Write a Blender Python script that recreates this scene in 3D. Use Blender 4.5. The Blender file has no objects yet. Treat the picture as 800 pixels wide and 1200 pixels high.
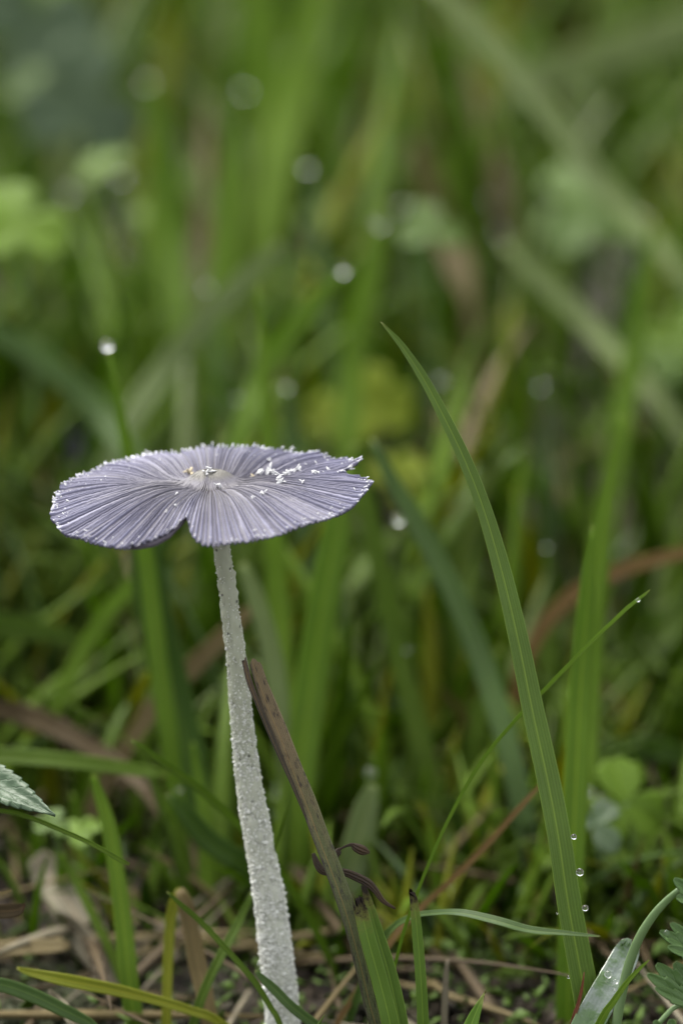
# A small grey-lilac inkcap mushroom in wet grass, seen close up.
# Scale: 1 scene unit = 10 cm (unit_settings.scale_length = 0.1).
import bpy, math, random
import numpy as np
from mathutils import Vector

sc = bpy.context.scene
sc.unit_settings.scale_length = 0.1
random.seed(11)
rng = np.random.default_rng(11)

# ------------------------------------------------------------------ camera
TH = math.radians(16.0)
FWD = np.array([0, math.cos(TH), -math.sin(TH)])
UP = np.array([0, math.sin(TH), math.cos(TH)])
RIGHT = np.array([1.0, 0, 0])
D0, PX, Z0 = 2.859, 0.0008577, 0.63
CAM = np.array([0, 0, Z0]) - FWD * D0
cd = bpy.data.cameras.new('camera')
cam = bpy.data.objects.new('camera', cd)
sc.collection.objects.link(cam)
cam.location = CAM
cam.rotation_euler = (math.pi / 2 - TH, 0, 0)
cd.sensor_fit = 'VERTICAL'
cd.sensor_height = 36
cd.lens = 100
cd.clip_start, cd.clip_end = 0.02, 1000
cd.dof.use_dof = True
cd.dof.focus_distance = 2.845
cd.dof.aperture_fstop = 1.45
sc.camera = cam

# ------------------------------------------------------------------ sky, sun, exposure (overcast)
world = bpy.data.worlds.new('World')
sc.world = world
world.use_nodes = True
wn, wl = world.node_tree.nodes, world.node_tree.links
bg = wn['Background']
sky = wn.new('ShaderNodeTexSky')
sky.sky_type = 'NISHITA'
sky.sun_disc = False
SUN_EL, SUN_AZ = math.radians(58), math.radians(-35)
sky.sun_elevation = SUN_EL
sky.sun_rotation = SUN_AZ
sky.air_density, sky.dust_density, sky.ozone_density = 1.0, 3.0, 1.0
hs = wn.new('ShaderNodeHueSaturation')
hs.inputs['Saturation'].default_value = 0.12
wl.new(sky.outputs[0], hs.inputs['Color'])
wl.new(hs.outputs[0], bg.inputs['Color'])
bg.inputs['Strength'].default_value = 0.12
sd = bpy.data.lights.new('sun', 'SUN')
sd.energy = 1.5
sd.angle = math.radians(50)
sd.color = (1.0, 0.95, 0.84)
sun = bpy.data.objects.new('sun', sd)
sc.collection.objects.link(sun)
sdir = Vector((math.sin(SUN_AZ) * math.cos(SUN_EL), math.cos(SUN_AZ) * math.cos(SUN_EL), math.sin(SUN_EL)))
sun.rotation_euler = sdir.to_track_quat('Z', 'Y').to_euler()
vs = sc.view_settings
vs.view_transform = 'Standard'
vs.look = 'None'
vs.exposure = 1.92
vs.gamma = 1.0
vs.use_curve_mapping = False
sc.render.engine = 'CYCLES'
sc.cycles.use_denoising = True
sc.cycles.max_bounces = 10
sc.cycles.transmission_bounces = 8


# ------------------------------------------------------------------ helpers
def P(x, y, d):
    """World point that stands at depth d on the line through photo pixel x, y."""
    k = PX * d / D0
    return CAM + FWD * d + RIGHT * ((x - 400) * k) + UP * ((600 - y) * k)


def px_of(V):
    r = np.asarray(V) - CAM
    d = r @ FWD
    k = PX * d / D0
    return 400 + (r @ RIGHT) / k, 600 - (r @ UP) / k, d


def unit(v):
    v = np.asarray(v, float)
    return v / np.maximum(np.linalg.norm(v, axis=-1, keepdims=True), 1e-12)


def empty(name, loc, label=None, cat=None, group=None):
    o = bpy.data.objects.new(name, None)
    o.empty_display_size = 0.02
    sc.collection.objects.link(o)
    o.location = loc
    tag(o, label, cat, group)
    return o


def tag(o, label=None, cat=None, group=None, kind=None):
    for k, v in (('label', label), ('category', cat), ('group', group), ('kind', kind)):
        if v:
            o[k] = v
    return o


def make(name, V, F, mat, uv=None, rnd=None, parent=None, smooth=True, attr=None, origin=None):
    """One mesh object; V in world space, its origin moved to `origin` (default the lowest point)."""
    V = np.asarray(V, float)
    if origin is None:
        origin = V[np.argmin(V[:, 2])]
    origin = np.asarray(origin, float)
    me = bpy.data.meshes.new(name)
    if isinstance(F, np.ndarray):
        n = F.shape[1]
        me.vertices.add(len(V))
        me.vertices.foreach_set('co', (V - origin).ravel())
        me.loops.add(F.size)
        me.loops.foreach_set('vertex_index', F.ravel())
        me.polygons.add(len(F))
        me.polygons.foreach_set('loop_start', np.arange(0, F.size, n))
        me.update(calc_edges=True)
        me.validate()
    else:
        me.from_pydata((V - origin).tolist(), [], F)
    li = np.empty(len(me.loops), dtype=np.int32)
    me.loops.foreach_get('vertex_index', li)
    if uv is not None:
        l = me.uv_layers.new(name='UVMap')
        l.data.foreach_set('uv', np.asarray(uv, float)[li].ravel())
    if rnd is not None:
        r = np.asarray(rnd, float)
        if r.ndim == 0:
            r = np.full(len(V), float(r))
        l = me.uv_layers.new(name='Rnd')
        l.data.foreach_set('uv', np.stack([r, (r * 7.31) % 1], 1)[li].ravel())
    if attr is not None:
        a = me.attributes.new('look', 'FLOAT_COLOR', 'POINT')
        a.data.foreach_set('color', np.asarray(attr, float).ravel())
    if smooth:
        me.polygons.foreach_set('use_smooth', np.ones(len(me.polygons), dtype=bool))
    me.materials.append(mat)
    o = bpy.data.objects.new(name, me)
    sc.collection.objects.link(o)
    if parent is not None:
        o.parent = parent
        pl = np.array(world_loc(parent))
        o.location = origin - pl
    else:
        o.location = origin
    return o


def world_loc(o):
    v = np.array(o.location, float)
    while o.parent is not None:
        o = o.parent
        v = v + np.array(o.location, float)
    return v


def spline(ctrl, n):
    """Catmull-Rom through the rows of ctrl, n samples, roughly even in length."""
    c = np.asarray(ctrl, float)
    if len(c) == 2:
        c = np.array([c[0], (c[0] + c[1]) / 2, c[1]])
    e = np.vstack([2 * c[0] - c[1], c, 2 * c[-1] - c[-2]])
    seg = np.linalg.norm(np.diff(c[:, :3], axis=0), axis=1)
    cum = np.concatenate([[0], np.cumsum(seg)])
    s = np.linspace(0, cum[-1], n)
    i = np.clip(np.searchsorted(cum, s, side='right') - 1, 0, len(c) - 2)
    t = ((s - cum[i]) / np.maximum(seg[i], 1e-9))[:, None]
    p0, p1, p2, p3 = e[i], e[i + 1], e[i + 2], e[i + 3]
    return 0.5 * (2 * p1 + (p2 - p0) * t + (2 * p0 - 5 * p1 + 4 * p2 - p3) * t * t + (3 * p1 - p0 - 3 * p2 + p3) * t ** 3)


def grid_faces(rows, cols, closed):
    i = np.arange(rows - 1)[:, None] * cols
    j = np.arange(cols if closed else cols - 1)[None, :]
    k = (j + 1) % cols
    return np.stack([i + j, i + k, i + cols + k, i + cols + j], -1).reshape(-1, 4)


def value_noise(x, seed=0):
    """Smooth 1-D noise in -1..1."""
    r = np.random.default_rng(seed).uniform(-1, 1, 4096)
    i = np.floor(x).astype(int)
    f = x - i
    f = f * f * (3 - 2 * f)
    return r[i % 4096] * (1 - f) + r[(i + 1) % 4096] * f


def noise2(x, y, seed=0):
    r = np.random.default_rng(seed).uniform(-1, 1, (256, 256))
    i, j = np.floor(x).astype(int), np.floor(y).astype(int)
    f, g = x - i, y - j
    f, g = f * f * (3 - 2 * f), g * g * (3 - 2 * g)
    a = r[i % 256, j % 256] * (1 - f) + r[(i + 1) % 256, j % 256] * f
    b = r[i % 256, (j + 1) % 256] * (1 - f) + r[(i + 1) % 256, (j + 1) % 256] * f
    return a * (1 - g) + b * g


def ground_z(x, y):
    x, y = np.asarray(x, float), np.asarray(y, float)
    return 0.035 * noise2(x * 1.1 + 40, y * 1.1 + 40, 1) + 0.014 * noise2(x * 4 + 90, y * 4 + 90, 2) + 0.005 * noise2(x * 17 + 150, y * 17 + 150, 3) - 0.02


# ------------------------------------------------------------------ materials
class Mat:
    def __init__(self, name):
        self.m = bpy.data.materials.new(name)
        self.m.use_nodes = True
        self.t = self.m.node_tree
        self.n, self.l = self.t.nodes, self.t.links
        self.n.clear()
        self.out = self.n.new('ShaderNodeOutputMaterial')

    def _in(self, sock, v):
        if v is None:
            return
        if hasattr(v, 'is_linked'):
            self.l.new(v, sock)
        elif isinstance(v, (tuple, list)):
            sock.default_value = (*v, 1.0) if len(v) == 3 and sock.type == 'RGBA' else v
        else:
            sock.default_value = v

    def math(self, op, a, b=None, c=None, clamp=False):
        n = self.n.new('ShaderNodeMath')
        n.operation = op
        n.use_clamp = clamp
        for s, v in zip(n.inputs, (a, b, c)):
            self._in(s, v)
        return n.outputs[0]

    def mix(self, f, a, b, blend='MIX'):
        n = self.n.new('ShaderNodeMix')
        n.data_type = 'RGBA'
        n.blend_type = blend
        self._in(n.inputs[0], f)
        self._in(n.inputs[6], a)
        self._in(n.inputs[7], b)
        return n.outputs[2]

    def ramp(self, f, lo, hi):
        n = self.n.new('ShaderNodeMapRange')
        self._in(n.inputs[0], f)
        n.inputs[1].default_value, n.inputs[2].default_value = lo, hi
        n.interpolation_type = 'SMOOTHSTEP'
        return n.outputs[0]

    def noise(self, scale, detail=3, rough=0.55, co=None, stretch=None):
        n = self.n.new('ShaderNodeTexNoise')
        n.inputs['Scale'].default_value = scale
        n.inputs['Detail'].default_value = detail
        n.inputs['Roughness'].default_value = rough
        if co is None:
            tc = self.n.new('ShaderNodeTexCoord')
            co = tc.outputs['Object']
        if stretch:
            mp = self.n.new('ShaderNodeMapping')
            mp.inputs['Scale'].default_value = stretch
            self.l.new(co, mp.inputs[0])
            co = mp.outputs[0]
        self.l.new(co, n.inputs['Vector'])
        return n.outputs[0]

    def uv(self, name='UVMap'):
        n = self.n.new('ShaderNodeUVMap')
        n.uv_map = name
        s = self.n.new('ShaderNodeSeparateXYZ')
        self.l.new(n.outputs[0], s.inputs[0])
        self.uvv = n.outputs[0]
        return s.outputs[0], s.outputs[1]

    def attr(self, name='look'):
        n = self.n.new('ShaderNodeAttribute')
        n.attribute_name = name
        s = self.n.new('ShaderNodeSeparateColor')
        self.l.new(n.outputs['Color'], s.inputs[0])
        return s.outputs[0], s.outputs[1], s.outputs[2]

    def bump(self, h, strength, dist):
        n = self.n.new('ShaderNodeBump')
        n.inputs['Strength'].default_value = strength
        n.inputs['Distance'].default_value = dist
        self.l.new(h, n.inputs['Height'])
        return n.outputs[0]

    def principled(self, col, rough=0.5, spec=0.5, normal=None, sss=0, coat=0, sss_r=(0.01, 0.01, 0.01)):
        n = self.n.new('ShaderNodeBsdfPrincipled')
        self._in(n.inputs['Base Color'], col)
        self._in(n.inputs['Roughness'], rough)
        n.inputs['Specular IOR Level'].default_value = spec
        n.inputs['Coat Weight'].default_value = coat
        n.inputs['Coat Roughness'].default_value = 0.12
        if sss:
            n.inputs['Subsurface Weight'].default_value = sss
            n.inputs['Subsurface Radius'].default_value = sss_r
            n.inputs['Subsurface Scale'].default_value = 1.0
        if normal is not None:
            self.l.new(normal, n.inputs['Normal'])
        return n.outputs[0]

    def translucent(self, shader, col, f):
        t = self.n.new('ShaderNodeBsdfTranslucent')
        self._in(t.inputs[0], col)
        mx = self.n.new('ShaderNodeMixShader')
        self._in(mx.inputs[0], f)
        self.l.new(shader, mx.inputs[1])
        self.l.new(t.outputs[0], mx.inputs[2])
        return mx.outputs[0]

    def done(self, shader):
        self.l.new(shader, self.out.inputs[0])
        return self.m


def sc3(c, k):
    return tuple(x * k for x in c)


def grass_mat(name, c1, c2, tip=(0.24, 0.23, 0.08), tipstart=0.985, rough=0.45, transl=0.3, veins=9, midrib=0.5, wet=0.0, spots=0.0, root=None, dark_tip=None, spec=0.2):
    m = Mat(name)
    u, v = m.uv()
    r, r2 = m.uv('Rnd')
    base = m.mix(r, c1, c2)
    n1 = m.noise(14, 4)
    base = m.mix(m.math('MULTIPLY', n1, 0.75), base, sc3(c1, 0.5))
    s = m.math('SINE', m.math('MULTIPLY', u, 2 * math.pi * veins))
    s2 = m.math('SINE', m.math('MULTIPLY', u, 2 * math.pi * veins * 3.3))
    vein = m.math('MULTIPLY_ADD', s, 0.5, 0.5)
    base = m.mix(m.math('MULTIPLY', vein, 0.35), base, sc3(c1, 0.55))
    mid = m.ramp(m.math('ABSOLUTE', m.math('SUBTRACT', u, 0.5)), 0.055, 0.0)
    base = m.mix(m.math('MULTIPLY', mid, midrib), base, (c2[0] * 1.7, c2[1] * 1.45, c2[2] * 1.4))
    edge = m.ramp(m.math('ABSOLUTE', m.math('SUBTRACT', u, 0.5)), 0.465, 0.5)
    base = m.mix(m.math('MULTIPLY', edge, 0.5), base, (c2[0] * 1.6, c2[1] * 1.4, c2[2] * 1.4))
    if spots:
        sp = m.ramp(m.noise(60, 4, 0.7, co=None), 0.62, 0.72)
        base = m.mix(m.math('MULTIPLY', sp, spots), base, (0.05, 0.035, 0.02))
    if root:
        base = m.mix(m.ramp(v, 0.25, 0.0), base, root)
    jag = m.math('MULTIPLY_ADD', m.noise(190, 4, 0.7), 0.12, m.math('SUBTRACT', v, 0.06)) if dark_tip else m.math('MULTIPLY_ADD', n1, 0.02, m.math('SUBTRACT', v, 0.01))
    base = m.mix(m.ramp(jag, tipstart, tipstart + (0.10 if dark_tip else 0.03)), base, tip)
    if dark_tip:
        base = m.mix(m.ramp(jag, dark_tip - 0.03, dark_tip + 0.02), base, (0.018, 0.011, 0.008))
    h = m.math('ADD', m.math('MULTIPLY', s, 0.6), m.math('ADD', m.math('MULTIPLY', s2, 0.25), m.math('MULTIPLY', m.noise(160, 3), 0.8)))
    nb = m.bump(h, 0.35, 0.0012)
    rg = m.math('MULTIPLY_ADD', m.noise(30, 3), 0.3, rough - 0.15)
    sh = m.principled(base, rg, spec, nb, coat=wet)
    tc = m.mix(1.0, base, (1.3, 1.25, 0.5), 'MULTIPLY')
    return m.done(m.translucent(sh, tc, transl))


M = {}
M['green'] = grass_mat('grass_green', (0.092, 0.165, 0.013), (0.135, 0.225, 0.020), transl=0.47)
M['near'] = grass_mat('grass_near', (0.135, 0.230, 0.036), (0.180, 0.290, 0.048), veins=9, rough=0.45, midrib=0.6, transl=0.38, spec=0.35, spots=0.12)
M['bright'] = grass_mat('grass_bright', (0.138, 0.250, 0.016), (0.192, 0.312, 0.026), transl=0.5)
M['yellow'] = grass_mat('grass_yellowish', (0.220, 0.260, 0.018), (0.28, 0.31, 0.028), transl=0.5)
M['blue'] = grass_mat('grass_bluish', (0.088, 0.165, 0.036), (0.125, 0.215, 0.052), wet=0.10, rough=0.4, transl=0.42, spec=0.35)
M['pale'] = grass_mat('grass_pale', (0.18, 0.25, 0.085), (0.24, 0.31, 0.115), wet=0.1, transl=0.38)
M['dark'] = grass_mat('grass_dark', (0.044, 0.100, 0.007), (0.068, 0.135, 0.011), transl=0.42)
M['straw'] = grass_mat('grass_straw', (0.16, 0.122, 0.048), (0.25, 0.205, 0.10), tip=(0.16, 0.12, 0.06), rough=0.6, spots=0.4, midrib=0.2)
M['orange'] = grass_mat('grass_orange', (0.165, 0.098, 0.030), (0.215, 0.135, 0.042), tip=(0.2, 0.12, 0.05), rough=0.55, midrib=0.2)
M['greystraw'] = grass_mat('leaf_greystraw', (0.18, 0.16, 0.11), (0.29, 0.26, 0.18), tip=(0.3, 0.26, 0.2), rough=0.6, spots=0.3, transl=0.2)
M['brown'] = grass_mat('leaf_brown', (0.055, 0.038, 0.017), (0.105, 0.076, 0.034), tip=(0.1, 0.06, 0.03), rough=0.65, spots=0.6, transl=0.15)
M['cut'] = grass_mat('grass_cut', (0.120, 0.215, 0.028), (0.155, 0.27, 0.038), tip=(0.20, 0.18, 0.05), tipstart=0.90, dark_tip=0.972, veins=8, midrib=0.5)
M['cutbright'] = grass_mat('grass_cut_bright', (0.16, 0.30, 0.04), (0.2, 0.36, 0.06), tip=(0.3, 0.36, 0.1), tipstart=0.96, veins=6)
M['rust'] = grass_mat('spike_rust', (0.12, 0.035, 0.015), (0.16, 0.05, 0.02), tip=(0.08, 0.03, 0.02), transl=0.05)


def stalk_mat(name, c_top, c_low, dirt):
    m = Mat(name)
    u, v = m.uv()
    n1 = m.noise(1, 5, 0.65, co=m.uvv, stretch=(3, 22, 1))
    n2 = m.noise(1, 4, 0.7, co=m.uvv, stretch=(9, 110, 1))
    n4 = m.noise(1, 5, 0.7, co=m.uvv, stretch=(4.5, 34, 1))
    base = m.mix(m.ramp(m.math('MULTIPLY_ADD', n1, 0.35, v), 0.78, 1.06), c_low, c_top)
    fib = m.math('SINE', m.math('MULTIPLY', u, 2 * math.pi * 9))
    base = m.mix(m.math('MULTIPLY_ADD', fib, 0.18, 0.18), base, sc3(c_low, 0.5))
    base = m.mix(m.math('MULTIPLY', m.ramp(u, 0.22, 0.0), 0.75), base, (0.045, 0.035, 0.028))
    base = m.mix(m.math('MULTIPLY', m.ramp(n4, 0.52, 0.66), dirt), base, (0.035, 0.028, 0.03))
    base = m.mix(m.math('MULTIPLY', m.ramp(n2, 0.58, 0.70), dirt * 0.8), base, (0.02, 0.015, 0.013))
    crease = m.ramp(m.math('ABSOLUTE', m.math('SUBTRACT', u, 0.36)), 0.05, 0.0)
    base = m.mix(m.math('MULTIPLY', crease, 0.7), base, (0.30, 0.20, 0.07))
    h = m.math('ADD', m.math('MULTIPLY', fib, 0.7), m.math('MULTIPLY', n2, 1.5))
    return m.done(m.translucent(m.principled(base, 0.62, 0.35, m.bump(h, 0.6, 0.0016)), base, 0.08))


M['stalk'] = stalk_mat('dead_stalk', (0.26, 0.195, 0.11), (0.125, 0.14, 0.058), 0.9)
M['strip'] = stalk_mat('dead_strip', (0.13, 0.09, 0.06), (0.08, 0.066, 0.046), 0.95)
M['char'] = stalk_mat('withered', (0.075, 0.045, 0.022), (0.045, 0.028, 0.016), 0.8)


def wet_mat():
    m = Mat('grass_wet')
    u, v = m.uv()
    n1, n2 = m.noise(26, 4, 0.6), m.noise(120, 3)
    base = m.mix(m.ramp(n1, 0.45, 0.58), (0.19, 0.23, 0.20), (0.07, 0.14, 0.035))  # pale patches paint the silvery sheen of the water film into the colour
    s = m.math('SINE', m.math('MULTIPLY', u, 2 * math.pi * 8))
    base = m.mix(m.math('MULTIPLY_ADD', s, 0.1, 0.1), base, (0.07, 0.13, 0.04))
    h = m.math('ADD', m.math('MULTIPLY', n1, 2.0), m.math('MULTIPLY', n2, 0.2))
    sh = m.principled(base, 0.25, 0.5, m.bump(h, 0.6, 0.004), coat=1.0)
    return m.done(m.translucent(sh, base, 0.2))


M['wet'] = wet_mat()


def leaf_mat(name, c1, c2, veins=6, vcol=None, transl=0.3, rough=0.42, wet=0.1, blister=0.0):
    m = Mat(name)
    u, v = m.uv()
    r, r2 = m.uv('Rnd')
    base = m.mix(r, c1, c2)
    n1 = m.noise(12, 4)
    base = m.mix(m.math('MULTIPLY', n1, 0.6), base, sc3(c1, 0.55))
    a = m.math('ABSOLUTE', m.math('SUBTRACT', u, 0.5))
    mid = m.ramp(a, 0.035, 0.0)
    ph = m.math('FRACT', m.math('MULTIPLY', m.math('SUBTRACT', v, m.math('MULTIPLY', a, 0.55)), float(veins)))
    side = m.ramp(m.math('ABSOLUTE', m.math('SUBTRACT', ph, 0.5)), 0.09, 0.0)
    vn = m.math('MAXIMUM', mid, m.math('MULTIPLY', side, 0.75))
    base = m.mix(m.math('MULTIPLY', vn, 0.55), base, vcol or (c2[0] * 1.6, c2[1] * 1.5, c2[2] * 1.8))
    h = m.math('SUBTRACT', m.math('MULTIPLY', m.noise(60, 3), 0.6 + blister), m.math('MULTIPLY', vn, 0.9))
    sh = m.principled(base, rough, 0.3, m.bump(h, 0.5, 0.003), coat=wet)
    return m.done(m.translucent(sh, m.mix(1.0, base, (1.25, 1.2, 0.5), 'MULTIPLY'), transl))


M['leaf'] = leaf_mat('leaf_green', (0.065, 0.125, 0.012), (0.09, 0.16, 0.018), rough=0.55, wet=0)
M['leafbright'] = leaf_mat('leaf_bright', (0.125, 0.225, 0.012), (0.165, 0.275, 0.02), transl=0.4, rough=0.55, wet=0)
M['leafyellow'] = leaf_mat('leaf_yellow', (0.24, 0.31, 0.018), (0.28, 0.35, 0.026), transl=0.4, rough=0.55, wet=0)
M['leafblue'] = leaf_mat('leaf_bluish', (0.07, 0.115, 0.05), (0.095, 0.145, 0.07), wet=0.0, rough=0.4)
M['leafnettle'] = leaf_mat('leaf_blistered', (0.05, 0.09, 0.045), (0.072, 0.118, 0.062), veins=9, wet=0.08, blister=1.2, transl=0.15, vcol=(0.085, 0.14, 0.075))
M['leaflobed'] = leaf_mat('leaf_lobed', (0.07, 0.14, 0.034), (0.10, 0.18, 0.05), veins=4, transl=0.25, wet=0.15)


def soil_mat():
    m = Mat('soil')
    tc = m.n.new('ShaderNodeTexCoord').outputs['Object']
    n1, n2, n3 = m.noise(3, 5, co=tc), m.noise(22, 6, 0.65, co=tc), m.noise(90, 4, 0.7, co=tc)
    base = m.mix(m.ramp(n2, 0.35, 0.65), (0.010, 0.007, 0.004), (0.036, 0.024, 0.013))
    base = m.mix(m.math('MULTIPLY', m.ramp(n3, 0.5, 0.7), 0.5), base, (0.065, 0.046, 0.027))
    base = m.mix(m.math('MULTIPLY', m.ramp(n1, 0.45, 0.62), 0.6), base, (0.035, 0.055, 0.014))
    h = m.math('ADD', n2, m.math('MULTIPLY', n3, 0.4))
    return m.done(m.principled(base, 0.75, 0.3, m.bump(h, 0.9, 0.03)))


def cap_mat():
    m = Mat('mushroom_cap')
    g, rr, wh = m.attr()
    n1, n2 = m.noise(22, 5, 0.6), m.noise(130, 4, 0.65)
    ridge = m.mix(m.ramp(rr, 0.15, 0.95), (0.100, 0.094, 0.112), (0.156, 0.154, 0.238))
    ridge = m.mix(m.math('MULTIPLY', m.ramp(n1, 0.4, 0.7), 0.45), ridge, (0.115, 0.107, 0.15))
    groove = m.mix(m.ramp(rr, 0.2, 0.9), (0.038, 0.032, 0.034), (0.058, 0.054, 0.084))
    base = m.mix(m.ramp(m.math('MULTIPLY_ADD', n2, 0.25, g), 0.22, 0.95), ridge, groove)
    disc = m.ramp(m.math('MULTIPLY_ADD', n1, 0.05, rr), 0.185, 0.13)
    base = m.mix(disc, base, (0.14, 0.133, 0.118))
    white = m.ramp(m.math('MULTIPLY_ADD', n2, 0.8, wh), 0.85, 1.15)
    base = m.mix(white, base, (0.62, 0.62, 0.70))
    nb = m.bump(m.math('ADD', n2, m.math('MULTIPLY', m.noise(420, 2), 0.5)), 0.5, 0.0012)
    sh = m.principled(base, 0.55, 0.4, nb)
    return m.done(m.translucent(sh, base, 0.12))


def plain(name, c1, c2, scale=40, rough=0.6, sss=0.0, bumpd=0.001, transl=0.0):
    m = Mat(name)
    n1 = m.noise(scale, 4)
    base = m.mix(n1, c1, c2)
    sh = m.principled(base, rough, 0.45, m.bump(n1, 0.4, bumpd), sss=sss)
    return m.done(m.translucent(sh, base, transl) if transl else sh)


def stem_mat():
    m = Mat('mushroom_stem')
    u, v = m.uv()
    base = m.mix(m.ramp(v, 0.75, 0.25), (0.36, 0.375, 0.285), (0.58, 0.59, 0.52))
    n2 = m.noise(60, 4)
    base = m.mix(m.math('MULTIPLY', n2, 0.5), base, (0.33, 0.345, 0.28))
    vo = m.n.new('ShaderNodeTexVoronoi')
    vo.inputs['Scale'].default_value = 95
    m.l.new(m.n.new('ShaderNodeTexCoord').outputs['Object'], vo.inputs['Vector'])
    dot = m.math('MULTIPLY', m.ramp(vo.outputs['Distance'], 0.19, 0.12), m.ramp(v, 0.42, 0.60))
    base = m.mix(m.math('MULTIPLY', dot, 0.85), base, (0.06, 0.06, 0.05))
    nb = m.bump(m.math('SUBTRACT', m.noise(150, 3), m.math('MULTIPLY', dot, 0.7)), 0.5, 0.002)
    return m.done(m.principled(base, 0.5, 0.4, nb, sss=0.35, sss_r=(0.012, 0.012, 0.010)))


M['soil'] = soil_mat()
M['cap'] = cap_mat()
M['stem'] = stem_mat()
M['gill'] = plain('mushroom_gills', (0.06, 0.05, 0.065), (0.12, 0.10, 0.13), 60)
M['flake'] = plain('veil_flake_white', (0.60, 0.60, 0.61), (0.76, 0.76, 0.77), 80, transl=0.2)
M['flakebeige'] = plain('veil_flake_beige', (0.38, 0.31, 0.19), (0.50, 0.43, 0.29), 80)
M['granule'] = plain('stem_granules', (0.64, 0.65, 0.59), (0.80, 0.80, 0.76), 120, rough=0.35, transl=0.2)
M['petiole'] = plain('petiole_green', (0.12, 0.20, 0.07), (0.17, 0.25, 0.11), 40, 0.4, transl=0.1)
M['petred'] = plain('petiole_yellowish', (0.16, 0.17, 0.05), (0.22, 0.20, 0.07), 40, 0.45)
M['seed'] = plain('purple_petal', (0.10, 0.06, 0.17), (0.16, 0.10, 0.24), 40, 0.5, transl=0.2)


def drop_mat():
    m = Mat('dew_water')
    g = m.n.new('ShaderNodeBsdfGlass')
    g.inputs['Roughness'].default_value = 0.0
    g.inputs['IOR'].default_value = 1.333
    return m.done(g.outputs[0])


M['water'] = drop_mat()

# ------------------------------------------------------------------ ground
ax = np.sign(np.linspace(-1, 1, 261)) * (np.abs(np.linspace(-1, 1, 261)) * 3.2 + np.abs(np.linspace(-1, 1, 261)) ** 9 * 120)
ay = ax + 2.0
GX, GY = np.meshgrid(ax, ay)
GZ = ground_z(GX, GY)
o = make('ground', np.stack([GX.ravel(), GY.ravel(), GZ.ravel()], 1), grid_faces(261, 261, False), M['soil'], origin=(0, 0, 0))
tag(o, kind='structure')


# ------------------------------------------------------------------ grass blade builder
def blade_mesh(pts, hw, face, twist=0.0, fold=0.25, cols=5, ribs=0, thick=0.10, cut=0.0, seed=0):
    """Closed strip. pts Nx3 root to tip, hw half widths, face: rough leaf normal, twist total turn."""
    n = len(pts)
    T = unit(np.gradient(pts, axis=0))
    F0 = np.broadcast_to(np.asarray(face, float), (n, 3))
    S = unit(np.cross(T, F0))
    N = np.cross(S, T)
    tw = np.linspace(-0.5, 0.5, n) * twist if np.isscalar(twist) else np.asarray(twist)
    c, s = np.cos(tw)[:, None], np.sin(tw)[:, None]
    S, N = S * c + N * s, N * c - S * s
    a = np.linspace(-1, 1, cols)
    top = -fold * (1 - np.abs(a)) + (0.05 * np.cos(a * math.pi * ribs) if ribs else 0)
    th = thick * (1 - np.abs(a) ** 3) + 0.015
    A = np.concatenate([a, a[::-1]])
    B = np.concatenate([top, (top - th)[::-1]])
    V = pts[:, None, :] + S[:, None, :] * (A[None, :] * hw[:, None])[:, :, None] + N[:, None, :] * (B[None, :] * hw[:, None])[:, :, None]
    if cut:
        r = np.random.default_rng(seed)
        j = r.uniform(-1, 1, cols)
        J = np.concatenate([j, j[::-1]])
        for k in range(1, 4):
            V[-k] += T[-k][None, :] * (J * cut * (1 - (k - 1) / 3))[:, None]
    k = 2 * cols
    F = grid_faces(n, k, True).tolist()
    F.append(list(range(k))[::-1])
    F.append(list(range((n - 1) * k, n * k)))
    UV = np.stack(np.broadcast_arrays((A[None, :] + 1) / 2, np.linspace(0, 1, n)[:, None]), -1).reshape(-1, 2)
    return V.reshape(-1, 3), F, UV


def path_from_px(rows, root=True):
    """rows tip first: (x, y, depth, width in pixels). Returns root-first control rows x, y, z, half width."""
    out = []
    for (x, y, d, w) in rows:
        out.append([*P(x, y, d), 0.5 * w * PX * d / D0])
    out = np.array(out)
    if root:
        p, q = out[-1].copy(), out[-2]
        v = unit(p[:3] - q[:3])
        guard = 0
        while p[2] > -0.05 and guard < 40:
            v = unit(v + np.array([0, 0, -0.22]))
            p = p.copy()
            p[:3] += v * 0.06
            p[3] *= 0.985
            guard += 1
            if guard % 2 == 0 or p[2] <= -0.05:
                out = np.vstack([out, p])
    return out[::-1]


PATHS = {}
KEEP_CLEAR = []


def blade(label, rows, mat='green', turn=0.0, twist=0.3, fold=0.25, root=True, n=None, cols=7, ribs=0, cut=0.0, thick=0.10,
          group=None, name='grass_blade', cat='grass', parent=None, rnd=None, key=None):
    c = path_from_px(rows, root)
    n = n or (90 if ribs or cut else 34)
    s = spline(c, n)
    pts, hw = s[:, :3], np.maximum(s[:, 3], 0.0004)
    view = unit(CAM - pts)
    T = unit(np.gradient(pts, axis=0))
    S = unit(np.cross(T, view))
    f = view * math.cos(turn) + S * math.sin(turn)
    seed = len(bpy.data.objects)
    if not cut:
        L = np.linspace(0, 1, n)
        hw = hw * (1 + 0.03 * value_noise(L * 14 + seed, seed))
    V, F, UV = blade_mesh(pts, hw, f, twist, fold, cols, ribs, thick, cut, seed)
    o = make(name, V, F, M[mat], UV, rng.uniform() if rnd is None else rnd, parent, origin=None if parent is None else pts[0])
    if parent is None:
        tag(o, label, cat, group)
    elif label:
        o['label'] = label
    if key:
        PATHS[key] = s
    if not group:
        q = np.array(rows, float)
        for a_, b_ in zip(q[:-1], q[1:]):
            for t_ in (0, 0.33, 0.67):
                x, y, d, w = a_ + (b_ - a_) * t_
                KEEP_CLEAR.append((x, y, d, 5 + 0.42 * w))
    return o


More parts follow.
